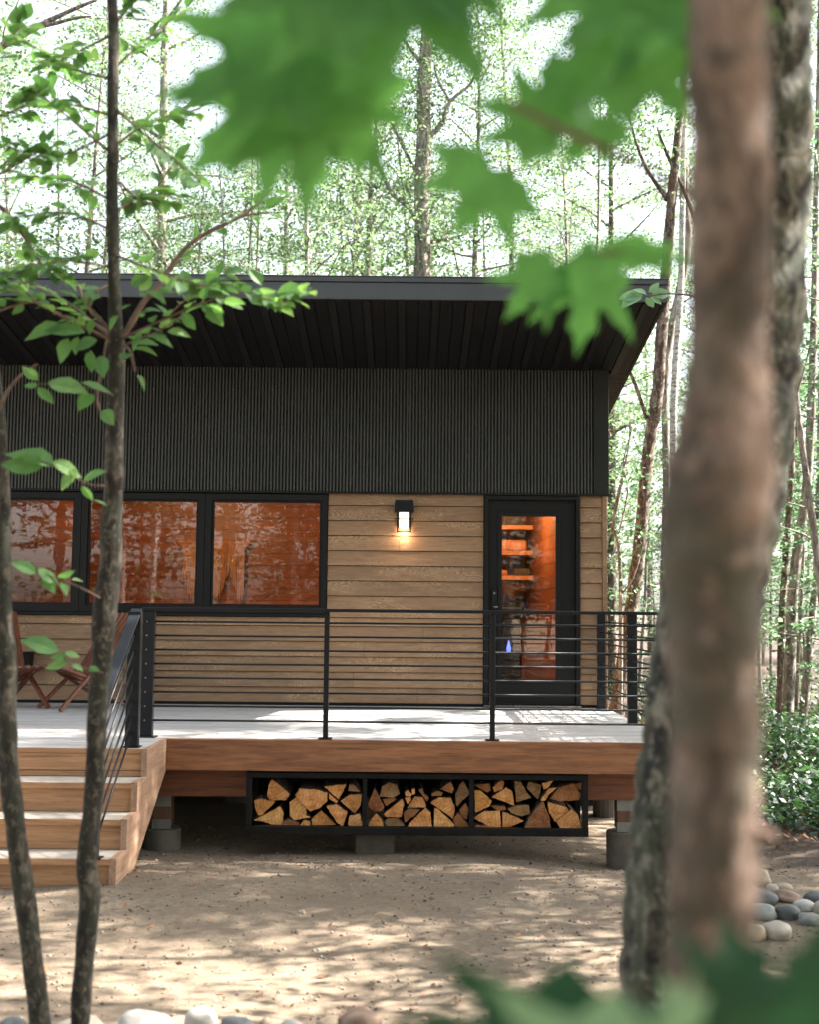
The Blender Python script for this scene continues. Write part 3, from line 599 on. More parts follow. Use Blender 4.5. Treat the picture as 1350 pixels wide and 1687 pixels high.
for bay, (sc, ox, oy), polys in LOGS:
    info = []
    for c, poly in polys:
        q = [(ox+x/sc, oy+y/sc) for x, y in poly]; cx = sum(a for a, b in q)/len(q); cy = sum(b for a, b in q)/len(q)
        info.append((c, q, cx, 'top' if cy < 1304 else 'middle' if cy < 1332 else 'bottom'))
    for c, q, cx, row in info:
        rank = sorted(i[2] for i in info if i[3] == row).index(cx)
        yf = RKY+.055+rr.uniform(-.012, .05)
        pts = []
        for i in range(len(q)):            # roughen the outline
            a, b = Vector(q[i]), Vector(q[(i+1) % len(q)]); nn = max(1, int((b-a).length/3.2))
            pr = Vector((-(b-a).y, (b-a).x)).normalized()
            for k in range(nn): pts.append(a+(b-a)*k/nn+pr*(rr.uniform(-.55, .55) if k else rr.uniform(-.25, .25)))
        w3 = [P(p.x, p.y, yf) for p in pts]; cen = sum(w3, Vector())/len(w3)
        w3 = [cen+(p-cen)*1.03 for p in w3]
        far = max(w3, key=lambda p: (p-cen).length); pith = cen+(far-cen)*1.15
        mb = MB(); N = len(w3); dep = rr.uniform(.33, .38); sk_ = Vector((rr.uniform(-.01, .01), dep, rr.uniform(-.006, .006)))
        zf = rz0+.0515
        w3 = [Vector((p.x, p.y, max(p.z, zf))) for p in w3]
        mid = [cen+(p-cen)*.965+Vector((0, -.004+rr.uniform(-.002, .002), 0)) for p in w3]
        back = [p+sk_ for p in w3]
        mb.v = [tuple(p) for p in mid]+[tuple(p) for p in w3]+[tuple(p) for p in back]
        tri = tessellate_polygon([[Vector((p.x, p.z, 0)) for p in mid]])
        for t_ in tri: mb.f.append(list(t_)); mb.m.append(0); mb.f.append([2*N+i for i in t_[::-1]]); mb.m.append(0)
        for i in range(N):
            j = (i+1) % N; mb.f.append([i, j, N+j, N+i]); mb.m.append(0); mb.f.append([N+i, N+j, 2*N+j, 2*N+i]); mb.m.append(1)
        pith = Vector((pith.x, yf, pith.z))
        o = mb.build('split_log', None, at=pith, mats=[M['rings'], M['bark_log']])
        bm = bmesh.new(); bm.from_mesh(o.data); bmesh.ops.recalc_face_normals(bm, faces=bm.faces); bm.to_mesh(o.data); bm.free()
        t_ = TINT[c]; k = rr.uniform(.88, 1.08); o.color = (t_[0]*k, t_[1]*k, t_[2]*k*rr.uniform(.9, 1.1), 1)
        tag(o, f"{CN[c]} split log, {ORD[rank]} from left, {row} row of the {bay} rack bay", 'log', 'split logs stacked in the firewood rack')
# ------------------------------------------------------------------ chairs (crossed sticks)
def make_chair(label, X, Y, rzv):
    t = thing('stick_chair', (X, Y, DZ+.002), label, 'chair', 'crossed stick chairs on the deck', rz=rzv)
    # local: faces -x. back slats run from top rear down through the seat to the front feet
    n = 7
    for i in range(n):
        u = (i-(n-1)/2); top = Vector((.36, u*.095, .90)); low = Vector((-.10, u*.050, .26))
        ft = Vector((-.37, u*.058, .005))
        if i in (0, n-1):
            MB().bar(top, low+(low-top)*.0, (.030), .046, (0, 1, 0)).build('back_slat', M['chair'], t, bevel=.004)
        else: MB().bar(top, low, (.030), .046, (0, 1, 0)).build('back_slat', M['chair'], t, bevel=.004)
    for i in range(n-1):
        u = (i-(n-2)/2); fr_ = Vector((-.36, u*.085, .40)); re = Vector((.16, u*.052, .20))
        MB().bar(fr_, re, (.030), .046, (0, 1, 0)).build('seat_slat', M['chair'], t, bevel=.004)
    for sgn in (-1, 1):
        MB().bar((-.06, sgn*.19, .36), (-.40, sgn*.24, .014), .030, .042, (0, 1, 0)).build('front_leg', M['chair'], t, bevel=.004)
        MB().bar((-.25, sgn*.155, .345), (.30, sgn*.20, .014), .030, .042, (0, 1, 0)).build('rear_leg', M['chair'], t, bevel=.004)
    MB().tube([(-.10, -.24, .285), (-.10, .24, .285)], [.009]*2, 8).build('cross_rod', M['chair'], t)
    MB().tube([(.02, -.21, .245), (.02, .21, .245)], [.009]*2, 8).build('cross_rod', M['chair'], t)
    MB().tube([(.25, -.28, .69), (.25, .28, .69)], [.008]*2, 8).build('cross_rod', M['chair'], t)
    return t
c1 = P(150, 1172, 11.35); make_chair('reddish stick chair facing left, partly behind the sapling trunk on the deck', c1.x-.03, 11.4, rad(40))
c2 = P(5, 1172, 11.35); make_chair('reddish stick chair at the left edge of the deck, mostly behind a trunk', c2.x-.02, 11.4, rad(180-42))
# ================================================================== vegetation
def leaf_quads(cen, size, nrm_up=.6, aspect=.55, rg=rng):
    n = len(cen); nr = rg.normal(size=(n, 3)); nr[:, 2] = np.abs(nr[:, 2])+nrm_up; nr /= np.linalg.norm(nr, axis=1)[:, None]
    a = rg.normal(size=(n, 3)); a -= (a*nr).sum(1)[:, None]*nr; a /= np.linalg.norm(a, axis=1)[:, None]; b = np.cross(nr, a)
    s = (size*rg.uniform(.6, 1.25, n))[:, None]
    p = np.stack([cen-a*s*.5, cen+b*s*aspect*.5-a*s*.05-nr*s*.06, cen+a*s*.5-nr*s*.12, cen-b*s*aspect*.5-a*s*.05-nr*s*.06], 1)
    return p.reshape(-1, 3), np.arange(n*4).reshape(-1, 4)
def make_tree(seed, h, cs, cr, tr, nl, spr, lps, lsize, bark, leafm, flat=.16, lean=.03, up=.45, tname='tree'):
    """trunk+limbs mesh and crown mesh round the origin"""
    r = random.Random(seed); rg = np.random.default_rng(seed)
    mb = MB(); N = 12; ph = r.uniform(0, 6); pts = []; rs = []
    for i in range(N):
        t = i/(N-1); pts.append(Vector((lean*h*t*math.cos(ph)+.012*h*math.sin(t*7+ph)*t, lean*h*t*math.sin(ph)+.012*h*math.sin(t*5+2*ph)*t, -.3+t*(h+.3)*.97)))
        rs.append(max(.012, tr*(1-t)**.75*(1+.5*max(0, .04-t)/.04)+.008))
    mb.tube(pts, rs, 9, .12, seed)
    def tp(z):
        t = min(.999, max(0, (z+.3)/((h+.3)*.97)))*(N-1); i = int(t); return pts[i].lerp(pts[i+1], t-i), rs[i]
    cen = []
    for k in range(nl):
        t = (k+r.random())/nl; z = cs+(h-cs)*t; base, br = tp(z); ang = k*2.4+r.uniform(-.5, .5)
        L = cr*(1.05-.75*t**1.6)*r.uniform(.6, 1.15)*(1 if t > .12 else .7); el = up*r.uniform(.3, 1.3)+.35*t
        d = Vector((math.cos(ang)*math.cos(el), math.sin(ang)*math.cos(el), math.sin(el)))
        lp = [base]; 
        for j in range(4):
            d2 = (d+Vector((r.uniform(-.25, .25), r.uniform(-.25, .25), r.uniform(-.12, .15)-.05*j))).normalized(); lp.append(lp[-1]+d2*L/4)
        b0 = min(br*.5, .05*L**.5*tr/.14+.004); mb.tube(lp, [b0, b0*.7, b0*.5, b0*.3, b0*.12], 5, cap=False)
        for j in range(spr):
            u = r.uniform(.25, 1)*3.999; i = int(u); q = lp[i].lerp(lp[i+1], u-i)
            off = Vector((r.gauss(0, .5), r.gauss(0, .5), r.gauss(0, .22)))*min(1.1, .3*cr)
            e = q+off; mb.tube([q, q.lerp(e, .5)+Vector((0, 0, .05)), e], [b0*.22+.003, .004, .002], 3, cap=False)
            rad_ = r.uniform(.35, .75)*min(1, cr/2.6); n = int(lps*r.uniform(.6, 1.3))
            w_ = rg.normal(size=(n, 3))*np.array([rad_*.6, rad_*.6, rad_*flat]); w_[:, 2] += w_[:, 0]*r.uniform(-.3, .3)
            # keep leaves along the twigs: pull towards a few random rays
            cen.append(w_+np.array(e))
    cen = np.concatenate(cen); V, Q = leaf_quads(cen, np.full(len(cen), lsize), .7, .62, rg)
    tm = bpy.data.meshes.new('trunk'); tm.from_pydata(mb.v, [], mb.f); tm.materials.append(bark); tm.polygons.foreach_set('use_smooth', [True]*len(tm.polygons)); tm.update()
    return tm, np_mesh('crown', V, Q, leafm)
def plant_tree(variant, x, y, label, cat='tree', group=None, s=1, rz=0, name='forest_tree', z=None, sz=None):
    t = thing(name, (x, y, gz(x, y) if z is None else z), label, cat, group); t.rotation_euler.z = rz; t.scale = (s, s, sz or s)
    for me, nm in zip(variant, ('trunk', 'crown')):
        o = bpy.data.objects.new(nm, me); C.objects.link(o); o.parent = t
    return t
V_big = [make_tree(100+i, 17+i*1.3, 5.0+.6*i, 3.0+.2*i, .105+.015*i, 32, 5, 120, .070, M['barkB' if i % 2 else 'barkR'], M['leafB']) for i in range(4)]
V_slim = [make_tree(200+i, 15+i, 7, 1.9, .085, 24, 5, 90, .062, M['barkW' if i == 1 else 'barkB'], M['leafB'], up=.7) for i in range(3)]
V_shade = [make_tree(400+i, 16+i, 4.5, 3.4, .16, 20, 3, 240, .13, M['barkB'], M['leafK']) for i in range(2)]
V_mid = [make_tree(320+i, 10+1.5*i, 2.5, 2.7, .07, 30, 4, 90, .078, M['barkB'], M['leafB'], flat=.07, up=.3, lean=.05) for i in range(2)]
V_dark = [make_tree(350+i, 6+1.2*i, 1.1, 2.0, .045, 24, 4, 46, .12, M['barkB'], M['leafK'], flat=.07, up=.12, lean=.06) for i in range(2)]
V_und = [make_tree(300+i, 4.5+1.2*i, 1.1, 1.7, .035, 20, 4, 36, .078, M['barkB'], M['leafU'], flat=.07, up=.12, lean=.06) for i in range(3)]
rr = random.Random(77)
pts = []
def ok(x, y, dmin): return all((x-a)**2+(y-b)**2 > dmin*dmin for a, b in pts)
tries = 0
while len(pts) < 50 and tries < 5000:
    tries += 1; y = rr.uniform(22, 54); x = rr.uniform(-1, 1)*(6+y*.42)
    if ok(x, y, 2.6): pts.append((x, y))
for i, (x, y) in enumerate(pts):
    k = rr.random()
    if k < .8: plant_tree(V_big[i % 4], x, y, 'tall forest tree with airy pale green crown rising behind the cabin', group='forest trees behind the cabin', s=rr.uniform(.85, 1.2), rz=rr.uniform(0, 6.28), name='forest_tree')
    else: plant_tree(V_slim[i % 3], x, y, 'slender forest tree with thin straight trunk standing behind the cabin', group='slender forest trees behind the cabin', s=rr.uniform(.8, 1.25), rz=rr.uniform(0, 6.28), name='slender_tree')
# understory
up = []
for i in range(400):
    if len(up) >= 34: break
    y = rr.uniform(14.5, 44); x = rr.uniform(2.9+.0*y, 5+y*.36)
    if y < 19 and x < 2.6+.05*y: continue
    if all((x-a)**2+(y-b)**2 > 1.5 for a, b in up): up.append((x, y))
for i, (x, y) in enumerate(up):
    plant_tree(V_und[i % 3], x, y, 'thin understory sapling with layered bright green leaves right of the cabin', 'sapling', 'understory saplings right of the cabin', rr.uniform(.7, 1.35), rr.uniform(0, 6.28), 'understory_sapling')
for i, (x, y) in enumerate([(-14, 24), (-11, 30), (-9, 22), (-5, 26), (-2, 21), (1.5, 24), (4, 27), (-7, 34), (-3, 31), (2, 33), (-12, 38), (6, 40), (-16, 30), (-6.5, 22), (0, 27), (3.2, 21.5), (-10, 26), (8, 33), (-1, 37), (-15, 35)]):
    plant_tree(V_mid[i % 2], x, y, 'young tree with bright layered leaves showing over the roof', 'young tree', 'young trees showing over the roof', 1.0+.18*(i % 3), i*1.3, 'young_tree')
# trees to the right that shade the yard, and behind the camera (seen in the window glass)
for i, (x, y, v, s_) in enumerate(SHADE := [(8.5, 6.2, 0, .9), (12.5, 10.5, 2, 1.0), (10.2, 13.2, 1, .9), (15, 6, 3, 1.0), (7.2, 10.6, 1, .8), (11.5, 2.5, 3, .95), (17, 12, 0, 1.05)]):
    plant_tree(V_shade[v % 2], x, y, 'tall tree standing right of the yard and shading it', group='trees shading the yard', s=s_, rz=i*1.7)
for i, (x, y) in enumerate([(-7, -5), (-3.2, -8), (1.5, -6), (4.5, -9), (-10, -10), (-6, -14), (-1, -13), (3, -16), (8, -13), (-13, -4), (9, -5), (-16, -12), (-12, 4), (-9.5, 9), (-13, 13), (12, -9), (11, -2.5), (14, -14), (6, -20), (-9, -19), (0, -22), (17, -5)]):
    plant_tree(V_shade[i % 2], x, y, 'tall forest tree on the far side of the yard, mirrored in the windows', group='trees mirrored in the windows', s=rr.uniform(.8, 1.1), rz=i*2.1)
for i, (x, y, s_) in enumerate([(5.2, 4.9, 1.35), (4.7, 7.0, 1.1), (6.6, 2.9, 1.4)]):
    plant_tree(V_und[(i+1) % 3], x, y, 'leafy young tree just outside the right edge, dappling the yard', 'young tree', 'young trees dappling the yard', s_, i*1.9, 'young_tree')
for i in range(26):
    x, y = rr.uniform(-9, 9), rr.uniform(-20, -4.5)
    plant_tree(V_dark[i % 2] if i % 4 else V_und[0], x, y, 'leafy young tree on the far side of the yard, mirrored in the glass', 'young tree', 'young trees mirrored in the windows', rr.uniform(1.0, 1.9), rr.uniform(0, 6.28), 'young_tree')
for i, (x, y) in enumerate([(-1.2, -4.5), (-2.9, -6.2), (.9, -5.2), (-4.6, -7.5), (2.6, -7), (-6.5, -5.5), (-.2, -8.5), (4.2, -5)]):
    plant_tree(V_slim[1], x, y, 'pale birch on the far side of the yard, a bright streak in the window glass', 'tree', 'pale birches mirrored in the windows', .9+.06*i, i*1.1, 'birch_tree')
# far mass of woods
n = 42000; a = rng.uniform(0, 2*math.pi, n); R_ = rng.uniform(62, 85, n); cl = rng.integers(0, 900, n); ca = rng.uniform(0, 2*math.pi, 900); cz = rng.uniform(.5, 17, 900)
a = ca[cl]+rng.normal(0, .022, n); z = cz[cl]+rng.normal(0, 1.0, n)
pw = np.stack([R_*np.cos(a), R_*np.sin(a)+5, np.abs(z)], 1)
for sel, mm, lab in ((pw[:, 1] > 5, 'leafU', 'pale green mass of distant woods beyond the cabin'), (pw[:, 1] <= 5, 'leafK', 'distant woods on the far side of the yard, shade painted into the leaf colour')):  # half behind the camera gets its shade from the darkened leaf colour
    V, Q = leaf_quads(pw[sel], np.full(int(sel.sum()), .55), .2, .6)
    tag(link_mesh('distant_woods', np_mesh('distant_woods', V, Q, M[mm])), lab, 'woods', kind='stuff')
# ------------------------------------------------------------------ individual trees traced with their lean
def px_tube(mb, path, Y, n=12, bumpy=.12, seed=0, dY=0, sub=3):
    """path of (px, py, width px[, dY])"""
    pts = []; rs = []
    for i, a in enumerate(path):
        pts.append(P(a[0], a[1], Y+(a[3] if len(a) > 3 else 0))); rs.append(a[2]/2/F*(Y+(a[3] if len(a) > 3 else 0)))
    # smooth resample
    op = []; orr = []; r = random.Random(seed)
    for i in range(len(pts)-1):
        p0, p1, p2, p3 = pts[max(i-1, 0)], pts[i], pts[i+1], pts[min(i+2, len(pts)-1)]
        for k in range(sub):
            t = k/sub; q = .5*((2*p1)+(p2-p0)*t+(2*p0-5*p1+4*p2-p3)*t*t+(3*p1-p0-3*p2+p3)*t**3)
            op.append(q); orr.append((rs[i]*(1-t)+rs[i+1]*t)*(1+r.uniform(-.06, .06)))
    op.append(pts[-1]); orr.append(rs[-1]); mb.tube(op, orr, n, bumpy, seed); return op
def hero(name, label, cat, Y, path, limbs=(), bark='barkB', leaves=None, group=None, n=12, seed=1, leafmat='leafB', down=True, bare=False):
    b = P(path[0][0], path[0][1], Y); base = Vector((b.x, Y, gz(b.x, Y)))
    t = thing(name, base, label, cat, group); mb = MB()
    p = list(path)
    mb_p = px_tube(mb, p, Y, n, .14, seed)
    if b.z > base.z: mb.tube([(base.x-(mb_p[2].x-b.x)*.3, Y, base.z-.3), b+Vector((0, 0, .01))], [p[0][2]/2/F*Y*1.15, p[0][2]/2/F*Y], n, .1, seed)
    ends = []
    for l in limbs: ends.append(px_tube(mb, l, Y, 6, .1, seed+1)); 
    mb.build('trunk', M[bark], t, smooth=True)
    if leaves is not None:
        rg = np.random.default_rng(seed); cen = []
        for (px, py, sx, sy, cnt, dy) in leaves:
            c = P(px, py, Y+dy); k = Y/F; m = max(1, cnt//10)
            for _ in range(m):
                cc = np.array(c)+rg.normal(size=3)*np.array([sx*k, .6, sy*k]); w_ = rg.normal(size=(30, 3))*np.array([.28, .28, .05]); cen.append(cc+w_)
        if cen:
            cen = np.concatenate(cen); V, Q = leaf_quads(cen, np.full(len(cen), .068), .7, .62, rg)
            link_mesh('crown', np_mesh('crown', V-np.array(base), Q, M[leafmat]), t)
    return t
top = [(1125, -200, 70, 50, 2400, 0)]
hero('oak_tree', 'big rough-barked tree with spreading limbs rising over the middle of the roof', 'tree', 24,
     [(697, 700, 34), (697, 560, 31), (696, 455, 29), (697, 400, 27), (695, 340, 26), (697, 280, 25), (699, 220, 25), (699, 150, 24), (703, 80, 20), (706, 0, 17), (710, -120, 13), (712, -260, 7)],
     [[(692, 375, 9), (672, 340, 8), (645, 318, 7), (622, 272, 6), (590, 240, 4), (540, 212, 2)], [(700, 232, 10), (728, 205, 8), (742, 168, 7), (775, 140, 5), (790, 108, 4), (805, 90, 2)],
      [(700, 400, 9), (712, 398, 8), (735, 395, 5), (770, 385, 3)], [(690, 290, 6), (660, 235, 5), (640, 190, 4), (618, 150, 3), (600, 130, 2)], [(742, 168, 5), (722, 130, 4), (715, 100, 2)],
      [(622, 310, 5), (600, 303, 4), (570, 300, 2)], [(705, 120, 7), (660, 60, 5), (620, 20, 3)], [(706, 60, 7), (760, 10, 5), (800, -20, 3)]],
     'barkB', [(600, 180, 90, 80, 1500, 0), (800, 130, 80, 80, 1500, 0), (690, 60, 120, 60, 1500, 0), (640, 380, 80, 40, 700, -.5), (740, 330, 60, 60, 600, 0), (700, -150, 250, 120, 3500, 0)], seed=4)
hero('leaning_tree', 'brown lichen-flecked tree leaning right, its base behind the end of the railing', 'tree', 15.5,
     [(1008, 1260, 28), (1024, 1120, 24), (1040, 1010, 23), (1052, 920, 22), (1060, 840, 21), (1067, 760, 21), (1076, 700, 21), (1085, 640, 20), (1090, 560, 20), (1096, 480, 19), (1102, 400, 17), (1108, 320, 16), (1118, 220, 14), (1130, 100, 12), (1140, -60, 8), (1150, -200, 4)],
     [[(1068, 690, 9), (1060, 670, 7), (1048, 635, 6), (1034, 600, 5), (1020, 560, 3)], [(1102, 330, 10), (1080, 300, 7), (1062, 270, 6), (1045, 222, 5), (1035, 180, 3)], [(1150, 370, 9), (1130, 320, 7), (1100, 255, 6), (1085, 215, 4)]],
     'barkR', [(1050, 250, 60, 40, 500, .5), (1080, 130, 60, 60, 500, 0), (1140, -140, 130, 80, 2500, 0)], seed=5)
hero('birch_tree', 'pale thin birch immediately right of the leaning brown tree', 'tree', 19,
     [(1112, 1240, 13), (1113, 1000, 13), (1112, 800, 13), (1110, 700, 12), (1114, 600, 12), (1122, 480, 11), (1126, 300, 10), (1130, 100, 9), (1135, -100, 7)], [], 'barkW', [(1130, -150, 120, 60, 1500, 0)], seed=6)
hero('birch_tree', 'grey birch close behind the thick foreground trunk at roof height', 'tree', 21,
     [(1092, 1220, 15), (1095, 1000, 15), (1100, 800, 14), (1098, 600, 14), (1132, 420, 15), (1130, 330, 14), (1128, 250, 13), (1126, 120, 12), (1125, -60, 8)], [], 'barkB', [(1100, -100, 120, 60, 1500, 0)], seed=7)
hero('forked_sapling', 'thin dark forked stems against bright leaves just right of the cabin corner', 'sapling', 14.8,
     [(1022, 1240, 8), (1024, 1000, 7), (1020, 900, 6), (1012, 860, 5), (1022, 800, 4), (1036, 740, 3), (1040, 680, 2)], [[(1000, 960, 4), (999, 905, 4), (1012, 860, 4), (1024, 800, 4), (1030, 760, 3)], [(1024, 980, 3), (1045, 950, 3), (1060, 900, 2)], [(1020, 880, 3), (1035, 810, 3), (1028, 760, 2), (1045, 700, 2)]],
     'barkB', [(1020, 800, 22, 70, 150, 0), (1030, 960, 22, 30, 60, 0)], seed=8, leafmat='leafU')
hero('forest_tree', 'grey trunk leaning right, the thicker of a close pair at the right edge', 'tree', 17,
     [(1290, 1262, 22), (1298, 1180, 20), (1302, 1100, 19), (1306, 1000, 18), (1313, 920, 17), (1322, 860, 16), (1332, 780, 15), (1338, 660, 14), (1342, 500, 12), (1346, 300, 10), (1350, 100, 8), (1352, -100, 5)], [], 'barkB', [(1340, -150, 100, 60, 1500, 0), (1330, 300, 20, 60, 150, 0)], seed=9)
hero('forest_tree', 'darker straight trunk, the thinner of a close pair at the right edge', 'tree', 17.6,
     [(1284, 1225, 15), (1287, 1120, 13), (1290, 1000, 12), (1297, 900, 11), (1304, 780, 11), (1306, 640, 10), (1310, 400, 9), (1312, 100, 7), (1313, -50, 4)], [], 'barkR', [(1312, -150, 80, 50, 1000, 0)], seed=10)
hero('forest_tree', 'dark trunk at the far right edge with its base among green plants', 'tree', 18.5,
     [(1320, 1222, 18), (1326, 1160, 15), (1333, 1080, 13), (1340, 1000, 12), (1348, 900, 11), (1352, 700, 10), (1360, 400, 8), (1366, 100, 5)], [], 'barkB', [(1360, -50, 80, 50, 900, 0)], seed=11)
hero('crooked_sapling', 'crooked thin sapling curving up along the right edge of the view', 'sapling', 11.5,
     [(1372, 1150, 13), (1352, 960, 12), (1342, 880, 12), (1334, 820, 12), (1327, 770, 11), (1320, 720, 10), (1313, 650, 8), (1308, 590, 6), (1304, 520, 4)], [[(1313, 648, 6), (1320, 625, 5), (1327, 604, 4), (1335, 570, 2)]], 'barkB', [(1335, 640, 15, 50, 120, 0)], seed=12, leafmat='leafU')
hero('side_tree', 'tree outside the left edge with one bare grey limb reaching into the sky', 'tree', 13,
     [(-150, 1200, 44), (-150, 800, 40), (-150, 400, 34), (-140, 200, 30), (-145, 0, 24), (-150, -300, 12)],
     [[(-142, 210, 18), (-80, 140, 16), (-20, 90, 15), (30, 62, 13), (70, 40, 11), (95, 28, 9), (130, 12, 7), (160, 0, 5)], [(62, 45, 9), (95, 38, 7), (125, 30, 6), (150, 27, 4)], [(5, 75, 5), (10, 40, 4), (25, 15, 3), (35, -10, 2)]],
     'barkB', [(-150, -250, 200, 100, 2500, 0)], seed=13)
for i, (px, Y, w_) in enumerate([(985, 20, 5), (412, 26, 4), (424, 28, 4), (365, 23, 3), (795, 27, 4), (95, 22, 4), (560, 27, 3)]):
    d_ = rr.uniform(-14, 14)
    hero('thin_stem', 'thin bare-stemmed sapling standing up behind the roof', 'sapling', Y, [(px-d_, 620, w_+1), (px-d_*.4, 450, w_), (px+2, 360, w_), (px+d_*.5, 260, w_-1), (px+d_, 150, max(1, w_-2))],
         [[(px, 380, w_*.5), (px+rr.choice((-1, 1))*25, 330, 1.2)]], 'barkB', [(px, 300, 26, 90, 180, 0)], group='thin stems behind the roof', n=6, seed=30+i, leafmat='leafU')
# ------------------------------------------------------------------ ovate leaves, saplings in the yard
ST = [0, .18, .42, .68, .88, 1]; WD = [.02, .36, .5, .36, .14, .0]
def ovate(mb, base, tip, wr=.5, nrm=None, droop=.12, r=random):
    base = Vector(base); tip = Vector(tip); d = tip-base; L = d.length; d.normalize()
    if nrm is None: nrm = Vector((r.gauss(0, .55), -1.0+r.gauss(0, .3), .7+r.gauss(0, .4)))
    sv = d.cross(nrm)
    if sv.length < .05: sv = d.cross(Vector((0, 0, 1)))
    sv.normalize(); up = sv.cross(d); b = len(mb.v); fold = r.uniform(.05, .22); wob = r.uniform(0, 6)
    for i, (t, w_) in enumerate(zip(ST, WD)):
        c = base+d*L*t+up*(L*droop*(-(t-.3)**2*1.6))+sv*L*.03*math.sin(t*5+wob)
        hw = w_*wr*L*(1+r.uniform(-.08, .08)); mb.v += [tuple(c-sv*hw+up*hw*fold*2), tuple(c), tuple(c+sv*hw+up*hw*fold*2)]
    for i in range(5):
        for k in (0, 1):
            q = b+i*3+k; mb.f.append([q, q+1, q+4, q+3]); mb.m.append(mb.mi)
def pxleaf(mb, bx, by, tx, ty, Y, wr=.55, r=random, dY=0): ovate(mb, P(bx, by, Y), P(tx, ty, Y+dY+r.uniform(-.04, .04)), wr, r=r)
def branch_leaves(mb, pts, n, L, r, spread=.5, t0=.2):
    for k in range(n):
        u = (t0+(1-t0)*(k+r.random())/n)*(len(pts)-1.001); i = int(u); q = pts[i].lerp(pts[i+1], u-i); ax = (pts[i+1]-pts[i]).normalized()
        side = ax.cross(Vector((r.gauss(0, .3), r.gauss(0, .3), 1))).normalized()*(1 if k % 2 else -1)
        d = (ax*.7+side*r.uniform(.6, 1.2)+Vector((0, 0, r.uniform(-.45, .15)))).normalized(); l = L*r.uniform(.65, 1.2); q2 = q+d*l*.25
        ovate(mb, q2, q2+d*l, r.uniform(.5, .68), nrm=Vector((r.gauss(0, .4), r.gauss(0, .4)-.2, 1)), r=r)
YS = 4.35
r = random.Random(5)
base = P(132, 1687, YS); gb = Vector((base.x-.02, YS, gz(base.x, YS)))
t = thing('yard_sapling', gb, 'slim mottled sapling in front of the stairs with leafy whorls above head height', 'sapling')
mb = MB(); px_tube(mb, [(122, 2150, 44), (128, 1900, 38), (132, 1687, 33), (139, 1580, 32), (148, 1480, 33), (142, 1420, 33), (152, 1340, 31), (158, 1240, 31), (161, 1150, 32), (168, 1080, 34), (172, 1010, 38), (182, 930, 36), (183, 870, 34), (187, 800, 32), (188, 730, 31), (190, 640, 30), (192, 575, 27), (190, 530, 22), (188, 460, 20), (186, 380, 21), (184, 310, 20), (186, 240, 19), (185, 160, 19), (187, 80, 19), (185, 0, 18), (184, -120, 15), (188, -260, 10), (190, -420, 4)], YS, 14, .10, 3)
mb.build('trunk', M['barkA'], t, smooth=True)
mb = MB(); tw = []
TW = [[(196, 560, 12), (212, 540, 11), (235, 500, 10, .02), (262, 470, 9, .05), (300, 415, 8, .1), (342, 383, 8, .12), (400, 355, 6, .15), (450, 312, 4, .2)], [(395, 357, 5, .15), (430, 352, 4, .18), (462, 350, 2, .2)],
      [(186, 562, 8), (150, 545, 6, -.05), (100, 520, 5, -.1), (55, 498, 4, -.1), (0, 512, 4, -.15), (-30, 530, 3, -.2)], [(188, 556, 7), (150, 530, 6, .1), (120, 505, 5, .15), (60, 470, 4, .2), (20, 465, 3, .3)],
      [(186, 550, 8), (140, 500, 6, 0), (128, 470, 5, .05), (100, 445, 3, .1)], [(194, 560, 6), (240, 540, 4, -.1), (285, 520, 4, -.15), (330, 500, 3, -.2), (372, 490, 2, -.25)],
      [(200, 572, 5), (225, 560, 4, -.1), (262, 545, 3, -.2), (300, 520, 2, -.2)], [(180, 470, 6), (160, 480, 5, -.1), (145, 500, 5, -.1), (152, 520, 3, -.1)], [(205, 570, 5, -.05), (215, 580, 5, -.08), (222, 612, 4, -.1)],
      [(176, 560, 4, -.1), (165, 620, 5, -.1), (160, 660, 5, -.1), (172, 695, 3, -.1)], [(196, 300, 5), (240, 330, 4, .1), (290, 260, 3, .2)], [(180, 250, 5), (120, 200, 4, -.1), (60, 150, 3, -.2)],
      [(192, 110, 5), (235, 70, 4, .1), (300, 20, 3, .2)], [(180, 60, 5), (120, 90, 3, .1), (80, 110, 2, .2)], [(180, 190, 5), (130, 175, 4, .1), (80, 170, 2, .2)], [(190, 180, 5), (260, 240, 4, -.1), (330, 300, 3, -.2)],
      [(182, 330, 5), (120, 300, 4, .1), (40, 290, 3, .1)], [(188, 420, 5), (240, 440, 4, -.1), (330, 470, 3, -.2), (380, 470, 2)], [(182, 440, 5), (110, 430, 4, -.2), (30, 440, 3, -.3)], [(190, 40, 5), (215, 10, 4), (260, -30, 3)], [(182, 130, 5), (110, 110, 4, .1), (30, 60, 3, .2)], [(190, 240, 5), (250, 200, 4, .1), (330, 180, 3, .2)], [(182, 380, 5), (110, 350, 4, -.1), (20, 360, 3, -.2)], [(190, 350, 5), (240, 320, 4, .1), (300, 330, 3, .2)], [(182, 220, 5), (90, 260, 4, -.1), (10, 240, 3, -.2)],
      [(60, 498, 4, -.1), (40, 480, 3), (10, 470, 2)], [(275, 522, 3, -.15), (310, 490, 2.5, -.1), (350, 465, 2, -.1), (372, 440, 1.5)], [(372, 490, 2.5, -.25), (415, 482, 2.5, -.3), (455, 500, 2, -.3), (500, 482, 1.5, -.3)]]
paths = []
for i, b in enumerate(TW): mb = MB(); paths.append(px_tube(mb, b, YS, 6, .15, 40+i)); mb.build('branch', M['twig'], t, smooth=True)
mb = MB()
